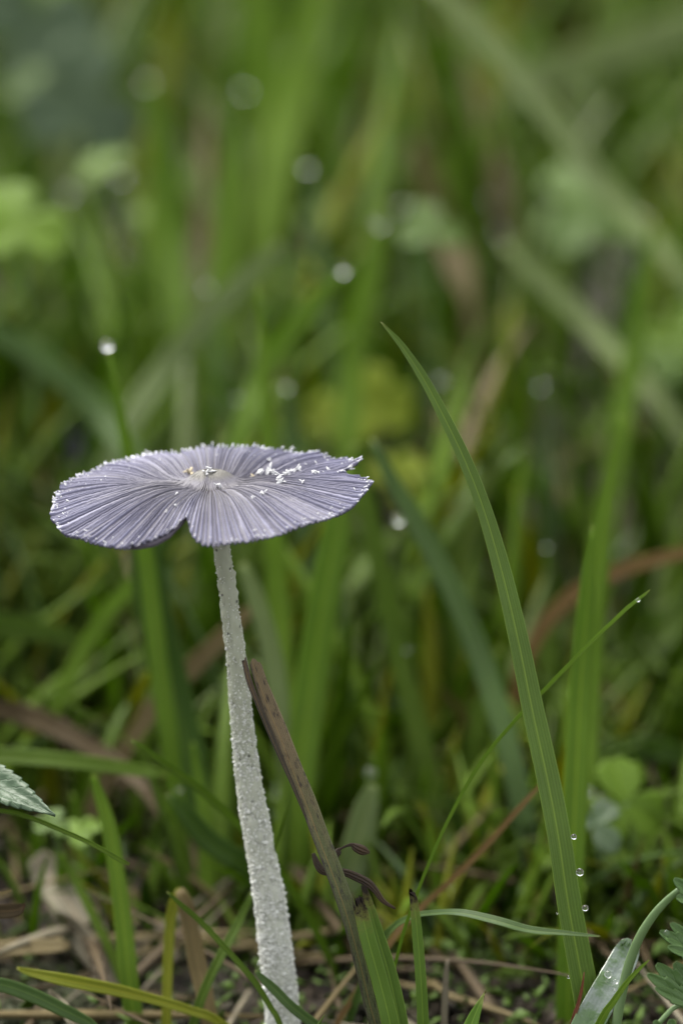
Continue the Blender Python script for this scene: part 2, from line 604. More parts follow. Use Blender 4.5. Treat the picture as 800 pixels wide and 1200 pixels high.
def tube_mesh(ctrl, n=40, k=10, squash=1.0):
    """ctrl rows x, y, z, radius."""
    s = spline(ctrl, n)
    pts, r = s[:, :3], np.maximum(s[:, 3], 0.0003)
    T = unit(np.gradient(pts, axis=0))
    S = unit(np.cross(T, np.array([0.03, 1.0, 0.02])))
    N = np.cross(S, T)
    a = np.linspace(0, 2 * math.pi, k, endpoint=False)
    V = pts[:, None, :] + (S[:, None, :] * np.cos(a)[None, :, None] + N[:, None, :] * np.sin(a)[None, :, None] * squash) * r[:, None, None]
    F = grid_faces(n, k, True).tolist()
    F.append(list(range(k))[::-1])
    F.append(list(range((n - 1) * k, n * k)))
    UV = np.stack(np.broadcast_arrays(a[None, :] / (2 * math.pi), np.linspace(0, 1, n)[:, None]), -1).reshape(-1, 2)
    return V.reshape(-1, 3), F, UV, s, S, N


# ------------------------------------------------------------------ the mushroom
R = 187 * PX
CC = P(247, 556, 2.86)
mush = empty('mushroom', (0, 0, 0))
stem_ctrl = []
STD = [(249, 572, 9), (259, 636, 10.4), (268, 700, 10.8), (277, 775, 11.8), (284, 850, 13.5), (292, 920, 15.5), (304, 990, 17), (315, 1050, 18.3), (324, 1120, 19.5), (332, 1200, 20)]
for (x, y, w) in STD:
    # a vertical stem: the lower it gets, the farther it is along the view axis
    d = 2.862 + (y - 560) * PX * math.tan(TH) * 0.95
    stem_ctrl.append([*P(x, y, d), 0.93 * w * PX * d / D0])
e1, e0 = np.array(stem_ctrl[-1]), np.array(stem_ctrl[-2])
k = 0
while e1[2] > -0.06 and k < 10:
    nxt = e1 + (e1 - e0) * 0.6
    e0, e1 = e1, nxt
    stem_ctrl.append(list(e1))
    k += 1
stem_ctrl = np.array(stem_ctrl)[::-1]
mush.location = (*stem_ctrl[0][:2], 0.0)
tag(mush, 'grey-lilac pleated inkcap mushroom on a tall white mealy stem', 'mushroom')
V, F, UV, ss, sS, sN = tube_mesh(stem_ctrl, 140, 28)
rad = 0.0009 * rng.normal(size=len(V))
cen = np.repeat(ss[:, :3], 28, 0)
V = V + unit(V - cen) * (rad + 0.0012 * noise2(UV[:, 0] * 20, UV[:, 1] * 60, 7))[:, None]
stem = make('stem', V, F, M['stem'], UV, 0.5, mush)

# mealy granules on the stem, too many to count: one part
ico = np.array([[0, 0, 1], [.89, 0, .45], [.28, .85, .45], [-.72, .53, .45], [-.72, -.53, .45], [.28, -.85, .45], [.72, .53, -.45], [-.28, .85, -.45], [-.89, 0, -.45], [-.28, -.85, -.45], [.72, -.53, -.45], [0, 0, -1]])
icf = np.array([[0, 1, 2], [0, 2, 3], [0, 3, 4], [0, 4, 5], [0, 5, 1], [1, 6, 2], [2, 7, 3], [3, 8, 4], [4, 9, 5], [5, 10, 1], [2, 6, 7], [3, 7, 8], [4, 8, 9], [5, 9, 10], [1, 10, 6], [11, 7, 6], [11, 8, 7], [11, 9, 8], [11, 10, 9], [11, 6, 10]])
NG = 24000
tt = rng.beta(1.0, 1.45, NG) * 0.985
keep = rng.uniform(size=NG) < np.clip(1.3 - tt * 1.45, 0.06, 1) * np.clip(0.8 + 0.6 * value_noise(tt * 46, 71), 0.4, 1)
tt = tt[keep]
NG = len(tt)
ii = np.clip((tt * (len(ss) - 1)).astype(int), 0, len(ss) - 2)
fr = (tt * (len(ss) - 1) - ii)[:, None]
cp = ss[ii] * (1 - fr) + ss[ii + 1] * fr
aa = rng.uniform(0, 2 * math.pi, NG)
dirn = sS[ii] * np.cos(aa)[:, None] + sN[ii] * np.sin(aa)[:, None]
size = rng.gamma(1.7, 0.00038, NG) * np.clip(1.15 - tt * 0.95, 0.35, 1.15) + 0.0005
ctr = cp[:, :3] + dirn * (cp[:, 3] + size * 0.25)[:, None]
Rm = np.linalg.qr(rng.normal(size=(NG, 3, 3)))[0]
shp = ico[None] * rng.uniform(0.55, 1.45, (NG, 1, 3)) * rng.uniform(0.75, 1.25, (NG, 12, 1))
gv = (np.einsum('nij,nkj->nki', Rm, shp) * size[:, None, None] + ctr[:, None, :]).reshape(-1, 3)
gf = (icf[None] + (np.arange(NG) * 12)[:, None, None]).reshape(-1, 3)
gr = make('granules', gv, gf, M['granule'], parent=stem)
tag(gr, kind='stuff')

# cap: outline, height and ribs as functions of radius and azimuth (0 = +x, 90 degrees = away)
az8 = np.radians([0, 45, 90, 135, 180, 225, 270, 315])
rimZ = np.array([-9, -12, -18, -25, -38, -45, -34, -18]) * PX
coef = np.fft.rfft(rimZ) / 8


def rim_z(phi):
    z = np.full_like(phi, coef[0].real)
    for q in range(1, 4):
        z = z + 2 * (coef[q].real * np.cos(q * phi) - coef[q].imag * np.sin(q * phi))
    return z


notch_a = np.radians([234, 240, 246, 251, 255, 257.5, 259.5, 261.5, 264, 267, 270, 274])
notch_r = np.array([1.0, 0.995, 0.975, 0.935, 0.86, 0.77, 0.68, 0.725, 0.83, 0.915, 0.97, 1.0])


def outline(phi):
    r = np.interp(phi, notch_a, notch_r, left=1, right=1)
    d = np.degrees(phi)
    slit = np.interp(d, [5.0, 8.5, 10.5, 12.0, 13.8, 16.0], [1.0, 0.98, 0.88, 0.77, 0.89, 1.0], left=1, right=1)
    wob = 1 + 0.004 * np.sin(phi * 7 + 2) + 0.006 * value_noise(phi * 9, 21)
    return r * slit * wob


NR, NP = 84, 2200
phi = np.linspace(0, 2 * math.pi, NP, endpoint=False)
rho = np.concatenate([[0.0], np.linspace(0.02, 1, NR - 1) ** 0.9])
RR, PH = np.meshgrid(rho, phi, indexing='ij')
OUT = outline(PH)
NRIB = 90
warp = 0.5 * value_noise(PH * 12, 31) + 0.5 * value_noise(PH * 27, 32) + 0.12 * value_noise(PH * 30 + RR * 6, 34) + 0.10 * value_noise(PH * 5 + RR * 3.0, 33)


def ribfield(RR, PH, warp):
    a = PH * NRIB + warp * 2.0
    prim = 0.5 + 0.5 * np.cos(a)
    sec = 0.5 + 0.5 * np.cos(2 * a)
    w2 = np.clip((RR - 0.30 - 0.14 * value_noise(PH * NRIB / 6.2832, 35)) / 0.2, 0, 1)
    return np.clip(prim * (1 - w2) + w2 * (0.28 * prim + 0.72 * sec) + 0.13 * np.cos(4 * a) * np.clip(RR / 0.5, 0, 1), 0, 1)


rib = ribfield(RR, PH, warp)
amp = np.clip((RR - 0.15) / 0.12, 0, 1) * (0.0008 + 0.0013 * RR)
rib_var = 0.75 + 0.5 * value_noise(PH * NRIB / 3.1416, 41) + 0.25 * noise2(PH * 20, RR * 7, 42)
back = np.clip(np.sin(PH), 0, 1)
front = np.clip(-np.sin(PH), 0, 1)
rs = RR * OUT
height = rim_z(PH) * (0.35 * rs + 0.65 * rs ** 2.0)
height += 0.006 * np.exp(-(rs / 0.13) ** 4) - 0.017 * back ** 0.7 * np.exp(-((rs - 0.42) / 0.25) ** 2) - 0.004 * np.exp(-((rs - 0.22) / 0.09) ** 2)
height += 0.005 * front * np.exp(-((rs - 0.55) / 0.22) ** 2) * (np.cos(PH) > -2)
height += 0.0012 * rs ** 2 * np.sin(PH * 5 + 0.7) + 0.0025 * rs ** 3 * value_noise(PH * 6, 44)
dg = np.degrees(PH)
height += 0.013 * np.exp(-((dg - 17.0) / 4.0) ** 2) * np.clip((rs - 0.78) / 0.22, 0, 1) ** 1.2
height -= 0.006 * np.exp(-((dg - 7.0) / 4.0) ** 2) * np.clip((rs - 0.85) / 0.15, 0, 1)
lip = np.exp(-((dg - 254) / 7.0) ** 2) * np.clip((RR - 0.72) / 0.28, 0, 1) ** 2
height += 0.004 * lip
tooth = np.clip((RR - 0.965) / 0.035, 0, 1)
rib_e = rib[-1][None, :] ** 1.5
rx = rs * (1 + tooth * (0.016 * rib_e * (0.6 + 0.6 * np.abs(value_noise(PH * NRIB / 3.14159, 45))) - 0.006))
Z = height + amp * (rib - 0.5) * 2 * rib_var + 0.0014 * tooth * rib_e
Z += 0.00035 * noise2(rs * 60, PH * 40, 47)
X, Y = rx * np.cos(PH) * R, rx * np.sin(PH) * R
top = np.stack([X, Y, Z], -1) + CC
bot = top.copy()
bot[..., 2] -= 0.0012
nv = NR * NP
V = np.vstack([top.reshape(-1, 3), bot.reshape(-1, 3)])
gtop = grid_faces(NR, NP, True)
gbot = grid_faces(NR, NP, True)[:, ::-1] + nv
j = np.arange(NP)
jn = (j + 1) % NP
e = (NR - 1) * NP
edge = np.stack([e + j, e + jn, nv + e + jn, nv + e + j], -1)
groove = np.clip(1 - rib, 0, 1) * np.clip((RR - 0.13) / 0.12, 0, 1)
tip_w = np.clip((RR - 0.90) / 0.10, 0, 1) ** 1.5 * (0.35 + 0.65 * rib) * (0.75 + 0.5 * value_noise(PH * 17, 48)) * (0.72 + 0.28 * back)
tip_w = tip_w + 0.18 * np.clip((RR - 0.55) / 0.4, 0, 1) * back * rib
look = np.stack([groove, RR, tip_w, np.ones_like(RR)], -1).reshape(-1, 4)
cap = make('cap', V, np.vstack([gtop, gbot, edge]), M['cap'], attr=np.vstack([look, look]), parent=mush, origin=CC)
CAPTOP, CAPN = top, NP

# gills under the cap
NRg, NPg = 40, 1200
ph = np.linspace(0, 2 * math.pi, NPg, endpoint=False)
rh = np.linspace(0.06, 0.95, NRg)
RG, PG = np.meshgrid(rh, ph, indexing='ij')
og = outline(PG) * (1 + 0.048 * np.exp(-((np.degrees(PG) - 252) / 9) ** 2) * np.clip((RG - 0.7) / 0.2, 0, 1))
iy = np.clip(np.searchsorted(rho, RG.ravel()), 0, NR - 1)
ip = np.round(PG.ravel() / (2 * math.pi) * NP).astype(int) % NP
hz = height[iy, ip].reshape(RG.shape)
plate = 0.5 + 0.5 * np.cos(PG * 120)
deep = 0.0008 + 0.0115 * np.sin(np.clip((RG - 0.05) / 0.90, 0, 1) * math.pi) ** 1.0 * (0.35 + 0.65 * plate) + 0.0045 * np.exp(-((np.degrees(PG) - 251) / 9) ** 2) * np.clip((RG - 0.6) / 0.3, 0, 1)
gx, gy = RG * og * np.cos(PG) * R, RG * og * np.sin(PG) * R
gt = np.stack([gx, gy, hz - 0.0030], -1) + CC
gb = np.stack([gx, gy, hz - 0.0030 - deep], -1) + CC
n2 = NRg * NPg
j = np.arange(NPg)
jn = (j + 1) % NPg
e = (NRg - 1) * NPg
make('gills', np.vstack([gt.reshape(-1, 3), gb.reshape(-1, 3)]),
     np.vstack([grid_faces(NRg, NPg, True), grid_faces(NRg, NPg, True)[:, ::-1] + n2, np.stack([e + j, e + jn, n2 + e + jn, n2 + e + j], -1)]),
     M['gill'], parent=mush, origin=CC)


def slivers(cen, nrm, size, n, seed, spread=1.0, stretch=2.4):
    """A ragged clump of small bent slivers round a point."""
    r = np.random.default_rng(seed)
    Vs, Fs = [], []
    for q in range(n):
        c = cen + unit(r.normal(size=3)) * size * spread * r.uniform(0, 0.6)
        d = unit(r.normal(size=3) + nrm * 0.5)
        v = ico * np.array([0.35, 0.28, stretch * 0.5]) * r.uniform(0.7, 1.3, (12, 1)) * size * r.uniform(0.35, 0.6)
        a = unit(np.cross(d, [0.3, 0.2, 0.9]))
        b = np.cross(d, a)
        v = v[:, :1] * a + v[:, 1:2] * b + v[:, 2:] * d
        Vs.append(v + c)
        Fs.append(icf + 12 * q)
    return np.vstack(Vs), np.vstack(Fs)


cx, cy, cdp = px_of(CAPTOP.reshape(-1, 3))
FL = [(221, 554, 11, 4, 1), (226, 557, 6, 2, 1), (243, 554, 10, 6, 0), (249, 557, 7, 4, 0), (237, 559, 6, 3, 0), (255, 572, 8, 3, 0), (297, 560, 6, 3, 1), (307, 555, 9, 5, 0), (318, 556, 13, 8, 0),
      (325, 560, 10, 6, 0), (328, 566, 10, 5, 0), (336, 557, 10, 6, 0), (344, 553, 8, 4, 0), (349, 550, 7, 4, 0), (308, 580, 8, 4, 0), (297, 584, 5, 3, 0), (207, 580, 5, 2, 0),
      (206, 593, 5, 2, 0), (355, 566, 5, 2, 0), (369, 556, 7, 3, 0), (314, 541, 6, 3, 0), (195, 600, 4, 2, 0), (385, 552, 7, 3, 0), (412, 549, 7, 4, 0), (150, 534, 8, 3, 0), (172, 526, 5, 2, 0), (240, 523, 5, 2, 0),
      (345, 526, 5, 2, 0)]
for q, (x, y, s, n, be) in enumerate(FL):
    w = np.argmin((cx - x) ** 2 + (cy - y) ** 2 + np.where(cdp > 2.97, 40, 0))
    c = CAPTOP.reshape(-1, 3)[w] + np.array([0, 0, 0.0015])
    v, f = slivers(c, np.array([0, 0, 1.0]), s * PX, n + 2, 500 + q)
    make('veil_flake', v, f, M['flakebeige' if be else 'flake'], parent=cap, origin=c)

# white frost on the rib ends along the rim
Vs, Fs, q = [], [], 0
r0 = np.random.default_rng(77)
peak = np.where((rib[-1] > np.roll(rib[-1], 1)) & (rib[-1] >= np.roll(rib[-1], -1)))[0]
for w in peak:
    for _ in range(r0.integers(0, 3) if math.sin(phi[w]) > -0.1 else r0.integers(0, 2)):
        c = CAPTOP[-1 - r0.integers(0, 5), w]
        out = unit(np.array([math.cos(phi[w]), math.sin(phi[w]), 0]))
        d = unit(out + np.array([0, 0, r0.uniform(-0.2, 1.2)]) + r0.normal(size=3) * 0.35)
        L = r0.uniform(0.0007, 0.0019)
        a = unit(np.cross(d, [0.1, 0.2, 0.9]))
        b = np.cross(d, a)
        v = ico * np.array([0.0008, 0.0008, L]) * r0.uniform(0.7, 1.3, (12, 1))
        Vs.append(v[:, :1] * a + v[:, 1:2] * b + v[:, 2:] * d + c + d * L * 0.35)
        Fs.append(icf + 12 * q)
        q += 1
for _ in range(110):      # thinner frost scattered over the outer ribs
    w = r0.choice(peak)
    c = CAPTOP[int(r0.uniform(0.70 if math.sin(phi[w]) > 0.2 else 0.9, 1.0) * (NR - 1)), w]
    d = unit(r0.normal(size=3) + np.array([0, 0, 0.6]))
    a = unit(np.cross(d, [0.1, 0.2, 0.9]))
    b = np.cross(d, a)
    v = ico * np.array([0.0006, 0.0006, r0.uniform(0.0008, 0.0026)]) * r0.uniform(0.6, 1.2)
    Vs.append(v[:, :1] * a + v[:, 1:2] * b + v[:, 2:] * d + c)
    Fs.append(icf + 12 * q)
    q += 1
fr = make('rim_frost', np.vstack(Vs), np.vstack(Fs), M['flake'], parent=cap, origin=CC)
tag(fr, kind='stuff')

# ------------------------------------------------------------------ the dead stalk that leans past the stem
stalk = empty('dead_stalk', P(446, 1215, 2.84) * np.array([1, 1, 0]), 'dead brown split grass stalk leaning across the mushroom stem', 'stalk')
main = [(299, 777, 2.835, 14), (306, 800, 2.835, 15), (318, 832, 2.835, 18), (332, 866, 2.835, 18), (346, 903, 2.835, 19), (361, 940, 2.835, 20), (375, 978, 2.835, 20), (388, 1012, 2.835, 20),
        (402, 1050, 2.838, 20), (414, 1088, 2.84, 20), (425, 1130, 2.845, 20), (436, 1175, 2.85, 21), (446, 1215, 2.855, 21)]
blade('', main, 'stalk', turn=0.15, twist=0.15, fold=0.22, ribs=5, cols=11, cut=0.006, n=150, thick=0.3, name='stem_sheath', parent=stalk)
strip = [(286, 774, 2.828, 8), (292, 798, 2.828, 9), (302, 824, 2.828, 8), (315, 856, 2.829, 7), (329, 888, 2.829, 6), (344, 922, 2.830, 5), (358, 957, 2.831, 3)]
blade('', strip, 'strip', turn=-0.5, twist=0.5, fold=0.35, ribs=3, cols=9, cut=0.004, n=90, thick=0.35, root=False, name='split_strip', parent=stalk)

tw = empty('withered_twig', P(402, 1021, 2.86), 'blackened withered twig caught behind the dead stalk', 'twig')
c = np.array([[*P(x, y, 2.862), w * PX * .68] for x, y, w in [(367, 1000, 3), (371, 1011, 6), (377, 1020, 7), (388, 1023, 6), (402, 1022, 7), (416, 1027, 8), (431, 1035, 8), (440, 1044, 6), (449, 1056, 4.5), (463, 1065, 2)]])
V, F, UV, *_ = tube_mesh(c, 70, 8, 0.5)
make('twig_shaft', V, F, M['char'], UV, parent=tw)
c = np.array([[*P(x, y, 2.866), w * PX * .68] for x, y, w in [(390, 1022, 2.5), (393, 1008, 3), (396, 998, 6), (400, 994, 2), (411, 990, 3.5), (417, 993, 8), (426, 997, 9), (433, 999, 2)]])
V, F, UV, *_ = tube_mesh(c, 50, 8, 0.5)
make('side_prong', V, F, M['char'], UV, parent=tw)

# ------------------------------------------------------------------ blades in or near the plane of focus
blade('tall sharp green grass blade with pointed tip beside the mushroom cap, dew on one edge',
      [(446, 377, 2.86, 1.2), (456, 388, 2.86, 4.5), (472, 407, 2.86, 8), (497, 445, 2.86, 11.5), (522, 492, 2.86, 14), (545, 540, 2.86, 16), (567, 597, 2.86, 19), (589, 672, 2.86, 22),
       (608, 752, 2.86, 24), (625, 835, 2.86, 27), (642, 912, 2.86, 29), (655, 980, 2.86, 30), (667, 1060, 2.865, 31), (680, 1130, 2.87, 32), (692, 1200, 2.875, 33)],
      'near', turn=0.30, twist=0.35, fold=0.32, ribs=9, cols=25, n=190, thick=0.12, key='tall')
blade('hair-thin curved grass stalk crossing behind the tall sharp blade',
      [(761, 691, 2.90, 1), (752, 699, 2.90, 3.5), (735, 712, 2.90, 4.5), (690, 755, 2.90, 4.6), (640, 806, 2.90, 4.6), (600, 848, 2.90, 4.6), (562, 895, 2.90, 4.4), (528, 955, 2.90, 4.2), (503, 1010, 2.90, 4), (482, 1065, 2.905, 4), (468, 1110, 2.91, 4)],
      'bright', fold=0.3, thick=0.6, twist=0.2, n=80, cols=5, key='hair')
sh = empty('cut_grass_shoot', P(455, 1205, 2.82) * np.array([1, 1, 0]), 'mown grass shoot of two overlapping leaves with blackened cut ends', 'grass')
blade('', [(420, 1056, 2.822, 13), (424, 1072, 2.822, 17), (432, 1105, 2.822, 18), (446, 1155, 2.824, 19), (459, 1210, 2.826, 20)], 'cut', ribs=7, cols=17, n=110, cut=0.007, fold=0.3, twist=0.15, name='outer_leaf', parent=sh)
blade('', [(426, 1039, 2.832, 6), (433, 1062, 2.832, 11), (443, 1098, 2.832, 16), (456, 1142, 2.833, 19), (470, 1208, 2.835, 20)], 'cut', ribs=5, cols=13, n=110, cut=0.003, fold=0.35, twist=0.15, turn=0.2, name='inner_leaf', parent=sh)
blade('single mown grass blade with black curled cut end, upright beside the cut shoot',
      [(482, 1046, 2.84, 7), (485, 1058, 2.84, 10), (489, 1100, 2.84, 12.5), (493, 1150, 2.84, 13), (496, 1215, 2.845, 13.5)], 'cut', ribs=5, cols=13, n=90, cut=0.007, fold=0.4, twist=0.2)
blade('slender grass blade arching level across the foot of the tall blade',
      [(703, 1097, 2.80, 1.5), (690, 1096, 2.80, 4), (660, 1093, 2.80, 7.5), (620, 1089, 2.805, 11), (580, 1078, 2.815, 12), (540, 1069, 2.84, 11), (510, 1069, 2.88, 10), (485, 1073, 2.92, 10), (462, 1085, 2.96, 11), (444, 1110, 3.0, 12)],
      'blue', turn=-0.5, fold=0.3, ribs=5, cols=13, n=110, key='level')
blade('bright yellow-green torn grass end low between mown stubs', [(566, 1168, 2.83, 3), (560, 1180, 2.83, 9), (552, 1200, 2.83, 16), (546, 1225, 2.83, 18)], 'cutbright', ribs=3, cols=9, cut=0.008, fold=0.4, twist=0.2)
blade('short reddish brown spike at the foot of the tall blade', [(684, 1139, 2.845, 1), (681, 1160, 2.845, 3.4), (676, 1180, 2.845, 4.6), (669, 1203, 2.845, 5)], 'rust', fold=0.3, thick=0.5, n=40)
blade('broad wet grey-green grass blade with blunt end and water film', [(738, 1106, 2.885, 22), (734, 1116, 2.885, 30), (722, 1140, 2.872, 34), (704, 1172, 2.852, 36), (686, 1205, 2.840, 36), (670, 1240, 2.835, 34)], 'wet', turn=0.1, fold=0.10, cols=21, cut=0.005, n=110, key='wet')
blade('thin green grass tip crossing in front of the curved leaf stalk', [(760, 1125, 2.82, 1.5), (750, 1134, 2.82, 4), (735, 1150, 2.82, 6), (718, 1174, 2.82, 8), (700, 1203, 2.825, 9)], 'bright', fold=0.3, n=50)
blade('small blue-green grass blade laid over the base of the mushroom stem', [(299, 1137, 2.93, 3), (308, 1147, 2.93, 9), (323, 1161, 2.93, 12), (342, 1180, 2.93, 12), (372, 1203, 2.935, 12), (400, 1222, 2.94, 12)], 'blue', fold=0.2, ribs=3, cols=9, n=60, key='base')
blade('very thin dark grass blade running down past the stem base', [(196, 1045, 2.96, 2), (212, 1060, 2.96, 6), (235, 1080, 2.96, 7), (265, 1112, 2.95, 7), (298, 1150, 2.94, 7), (318, 1182, 2.935, 7), (330, 1205, 2.93, 7)], 'green', fold=0.3, n=60)
blade('green grass blade slanting down from behind the mushroom stem', [(296, 1045, 3.08, 5), (281, 1078, 3.07, 10), (263, 1112, 3.05, 11), (241, 1157, 3.03, 11), (226, 1205, 3.02, 11)], 'green', fold=0.3)
blade('thin sharp grass blade drooping under the blistered leaf', [(152, 1013, 2.885, 3.5), (143, 1009, 2.885, 6), (110, 990, 2.885, 5.5), (75, 974, 2.885, 5.5), (35, 958, 2.885, 5.5), (0, 950, 2.885, 5.5), (-40, 955, 2.885, 6), (-75, 985, 2.885, 6)], 'green', fold=0.3, thick=0.3, n=60)
blade('low grass blade with pale blunt tip lying over the dry litter', [(20, 1134, 2.97, 3), (34, 1139, 2.97, 9), (75, 1148, 2.97, 15), (131, 1159, 2.985, 15), (180, 1171, 3.0, 13), (226, 1185, 3.01, 12), (260, 1200, 3.02, 12)], 'yellow', turn=0.4, fold=0.25, ribs=3, cols=9, n=60)
blade('blue-green grass blade bending low at the edge of the litter', [(116, 1208, 2.955, 6), (105, 1199, 2.955, 12), (75, 1184, 2.95, 16), (37, 1166, 2.95, 17), (0, 1154, 2.95, 17), (-40, 1152, 2.95, 17), (-80, 1175, 2.95, 17)], 'blue', turn=0.3, fold=0.25, ribs=3, cols=9, n=60)
blade('slim grass blade reaching towards the stem above the folded dry leaf', [(154, 867, 3.05, 3), (165, 874, 3.05, 7), (187, 891, 3.06, 9), (225, 917, 3.08, 10), (256, 944, 3.1, 10), (284, 971, 3.12, 10), (320, 1010, 3.15, 10)], 'green', fold=0.3)
blade('soft broad green blade drooping behind the slim blade', [(197, 930, 3.28, 6), (215, 950, 3.28, 20), (240, 981, 3.29, 27), (266, 1000, 3.3, 28), (292, 1018, 3.32, 28)], 'dark', turn=0.3, fold=0.2)
blade('level blurred grass blade above the blistered leaf', [(196, 908, 3.32, 6), (180, 905, 3.32, 14), (94, 893, 3.3, 19), (40, 888, 3.3, 20), (0, 886, 3.3, 20), (-60, 890, 3.3, 20), (-110, 930, 3.3, 20)], 'green', turn=-0.2, fold=0.2)
blade('upright yellow-green blade standing in the dry litter', [(109, 908, 3.16, 4), (116, 930, 3.16, 13), (129, 974, 3.15, 18), (142, 1060, 3.13, 20), (150, 1135, 3.11, 22), (158, 1205, 3.1, 22)], 'bright', fold=0.25)
blade('narrow green blade bending beside the pale dry leaf', [(72, 1000, 3.24, 4), (85, 1025, 3.24, 9), (112, 1078, 3.22, 11), (139, 1137, 3.2, 12), (155, 1190, 3.18, 12)], 'green', fold=0.3)
blade('slim yellowish blade upright next to the mushroom stem', [(226, 870, 3.42, 4), (232, 910, 3.42, 12), (240, 962, 3.41, 16), (241, 1030, 3.4, 18), (244, 1090, 3.38, 18), (250, 1150, 3.36, 18)], 'bright', fold=0.2)
blade('pale broad grass blade leaning behind the dead stalk', [(437, 920, 3.42, 12), (430, 945, 3.42, 28), (420, 990, 3.42, 36), (410, 1030, 3.42, 38), (391, 1105, 3.4, 36), (369, 1180, 3.38, 34)], 'pale', turn=0.2, fold=0.2)
blade('needle-thin green shoot between stem and dead stalk', [(343, 923, 2.95, 1), (340, 938, 2.95, 3), (333, 960, 2.95, 4.5), (325, 985, 2.96, 4), (318, 1010, 2.97, 3), (312, 1060, 3.1, 3)], 'green', fold=0.3, thick=0.5)

# dry leaves
fl = empty('folded_dry_leaf', P(215, 1200, 3.08) * np.array([1, 1, 0]), 'tan dry grass leaf folded sharply over at its top', 'leaf')
blade('', [(213, 1042, 3.1, 10), (206, 1056, 3.1, 14), (200, 1080, 3.1, 13), (197, 1131, 3.09, 12), (195, 1205, 3.07, 12)], 'yellow', name='rear_half', parent=fl, fold=0.3, rnd=0.9)
blade('', [(210, 1042, 3.095, 9), (216, 1056, 3.09, 18), (222, 1080, 3.09, 20), (232, 1131, 3.08, 21), (245, 1190, 3.06, 20)], 'straw', name='front_half', parent=fl, fold=0.3, rnd=0.1)
blade('broad pale grey dead leaf lying over the litter', [(42, 1004, 3.42, 24), (56, 1022, 3.42, 40), (84, 1062, 3.38, 46), (110, 1105, 3.33, 46), (133, 1150, 3.28, 40), (150, 1190, 3.24, 30)], 'greystraw', turn=0.3, fold=0.1, name='dry_leaf', cat='leaf', rnd=0.9)
blade('crumpled grey dead leaf half under the broad pale one', [(64, 1072, 3.3, 16), (84, 1090, 3.3, 34), (108, 1118, 3.27, 34), (130, 1150, 3.22, 26)], 'greystraw', turn=-0.4, fold=0.3, name='dry_leaf', cat='leaf', rnd=0.5)
blade('long tan dead leaf slanting behind the folded dry leaf', [(146, 1045, 3.42, 20), (170, 1080, 3.4, 32), (200, 1125, 3.34, 32), (228, 1172, 3.28, 28), (250, 1210, 3.22, 24)], 'straw', turn=0.2, fold=0.15, name='dry_leaf', cat='leaf', rnd=0.6)
blade('buff straw lying level behind the stem foot', [(345, 1118, 3.36, 8), (320, 1112, 3.36, 18), (280, 1104, 3.36, 20), (245, 1098, 3.36, 18), (210, 1100, 3.34, 14)], 'straw', turn=-0.5, fold=0.2, name='dry_straw', cat='straw', rnd=0.9)
blade('flat tan straw at the edge of the litter', [(82, 1108, 3.2, 8), (70, 1108, 3.2, 18), (30, 1110, 3.2, 20), (-10, 1113, 3.2, 20), (-60, 1120, 3.2, 18)], 'straw', turn=-0.4, fold=0.15, name='dry_straw', cat='straw', rnd=0.4)
blade('small dark bark-brown scrap with pale edge on the litter', [(28, 1062, 2.95, 5), (22, 1066, 2.95, 14), (8, 1068, 2.95, 17), (-14, 1070, 2.95, 16), (-40, 1090, 2.95, 14)], 'brown', turn=0.2, fold=0.3, name='bark_scrap', cat='litter', cut=0.004)
blade('thin tan straw leaning low behind the bark scrap', [(14, 1043, 2.94, 2), (4, 1047, 2.94, 5), (-20, 1050, 2.94, 5), (-50, 1080, 2.94, 5)], 'straw', name='dry_straw', cat='straw')
blade('pale curled straw scrap below the low blade', [(58, 1160, 3.02, 4), (66, 1172, 3.02, 12), (80, 1188, 3.0, 14), (92, 1215, 2.99, 12)], 'greystraw', name='dry_straw', cat='straw', rnd=0.8)
blade('orange-brown dry straw arching behind the blurred upright pair', [(840, 642, 3.75, 10), (800, 648, 3.75, 14), (740, 664, 3.75, 17), (685, 688, 3.75, 18), (645, 722, 3.75, 18), (618, 768, 3.75, 16), (600, 830, 3.75, 16)], 'orange', name='dry_straw', cat='straw', key='arch')
blade('tan straw slanting from behind the stem', [(296, 712, 3.62, 10), (280, 728, 3.62, 18), (248, 760, 3.62, 22), (212, 796, 3.62, 22), (180, 830, 3.6, 20)], 'straw', name='dry_straw', cat='straw', rnd=0.2)
blade('long dull brown straw lying in shade beyond the level blade', [(-30, 826, 3.6, 16), (30, 838, 3.6, 28), (80, 860, 3.58, 24), (130, 890, 3.55, 20), (170, 925, 3.5, 16)], 'brown', turn=0.2, name='dry_straw', cat='straw', rnd=0.9)
blade('thin reddish straw slanting by the hair-thin stalk', [(640, 912, 3.12, 3), (610, 945, 3.12, 6), (570, 990, 3.12, 7), (530, 1030, 3.12, 7), (495, 1062, 3.12, 7), (460, 1100, 3.1, 7)], 'orange', name='dry_straw', cat='straw', rnd=0.6)
blade('brown dead stem upright beyond the stalk', [(388, 990, 3.5, 10), (385, 1040, 3.5, 22), (380, 1100, 3.48, 24), (376, 1170, 3.44, 22)], 'brown', name='dry_straw', cat='straw', rnd=0.9)
blade('short pale stub between two mown blades', [(524, 1125, 3.0, 4), (522, 1150, 3.0, 7), (520, 1205, 3.0, 8)], 'greystraw', name='dry_straw', cat='straw', rnd=0.3)

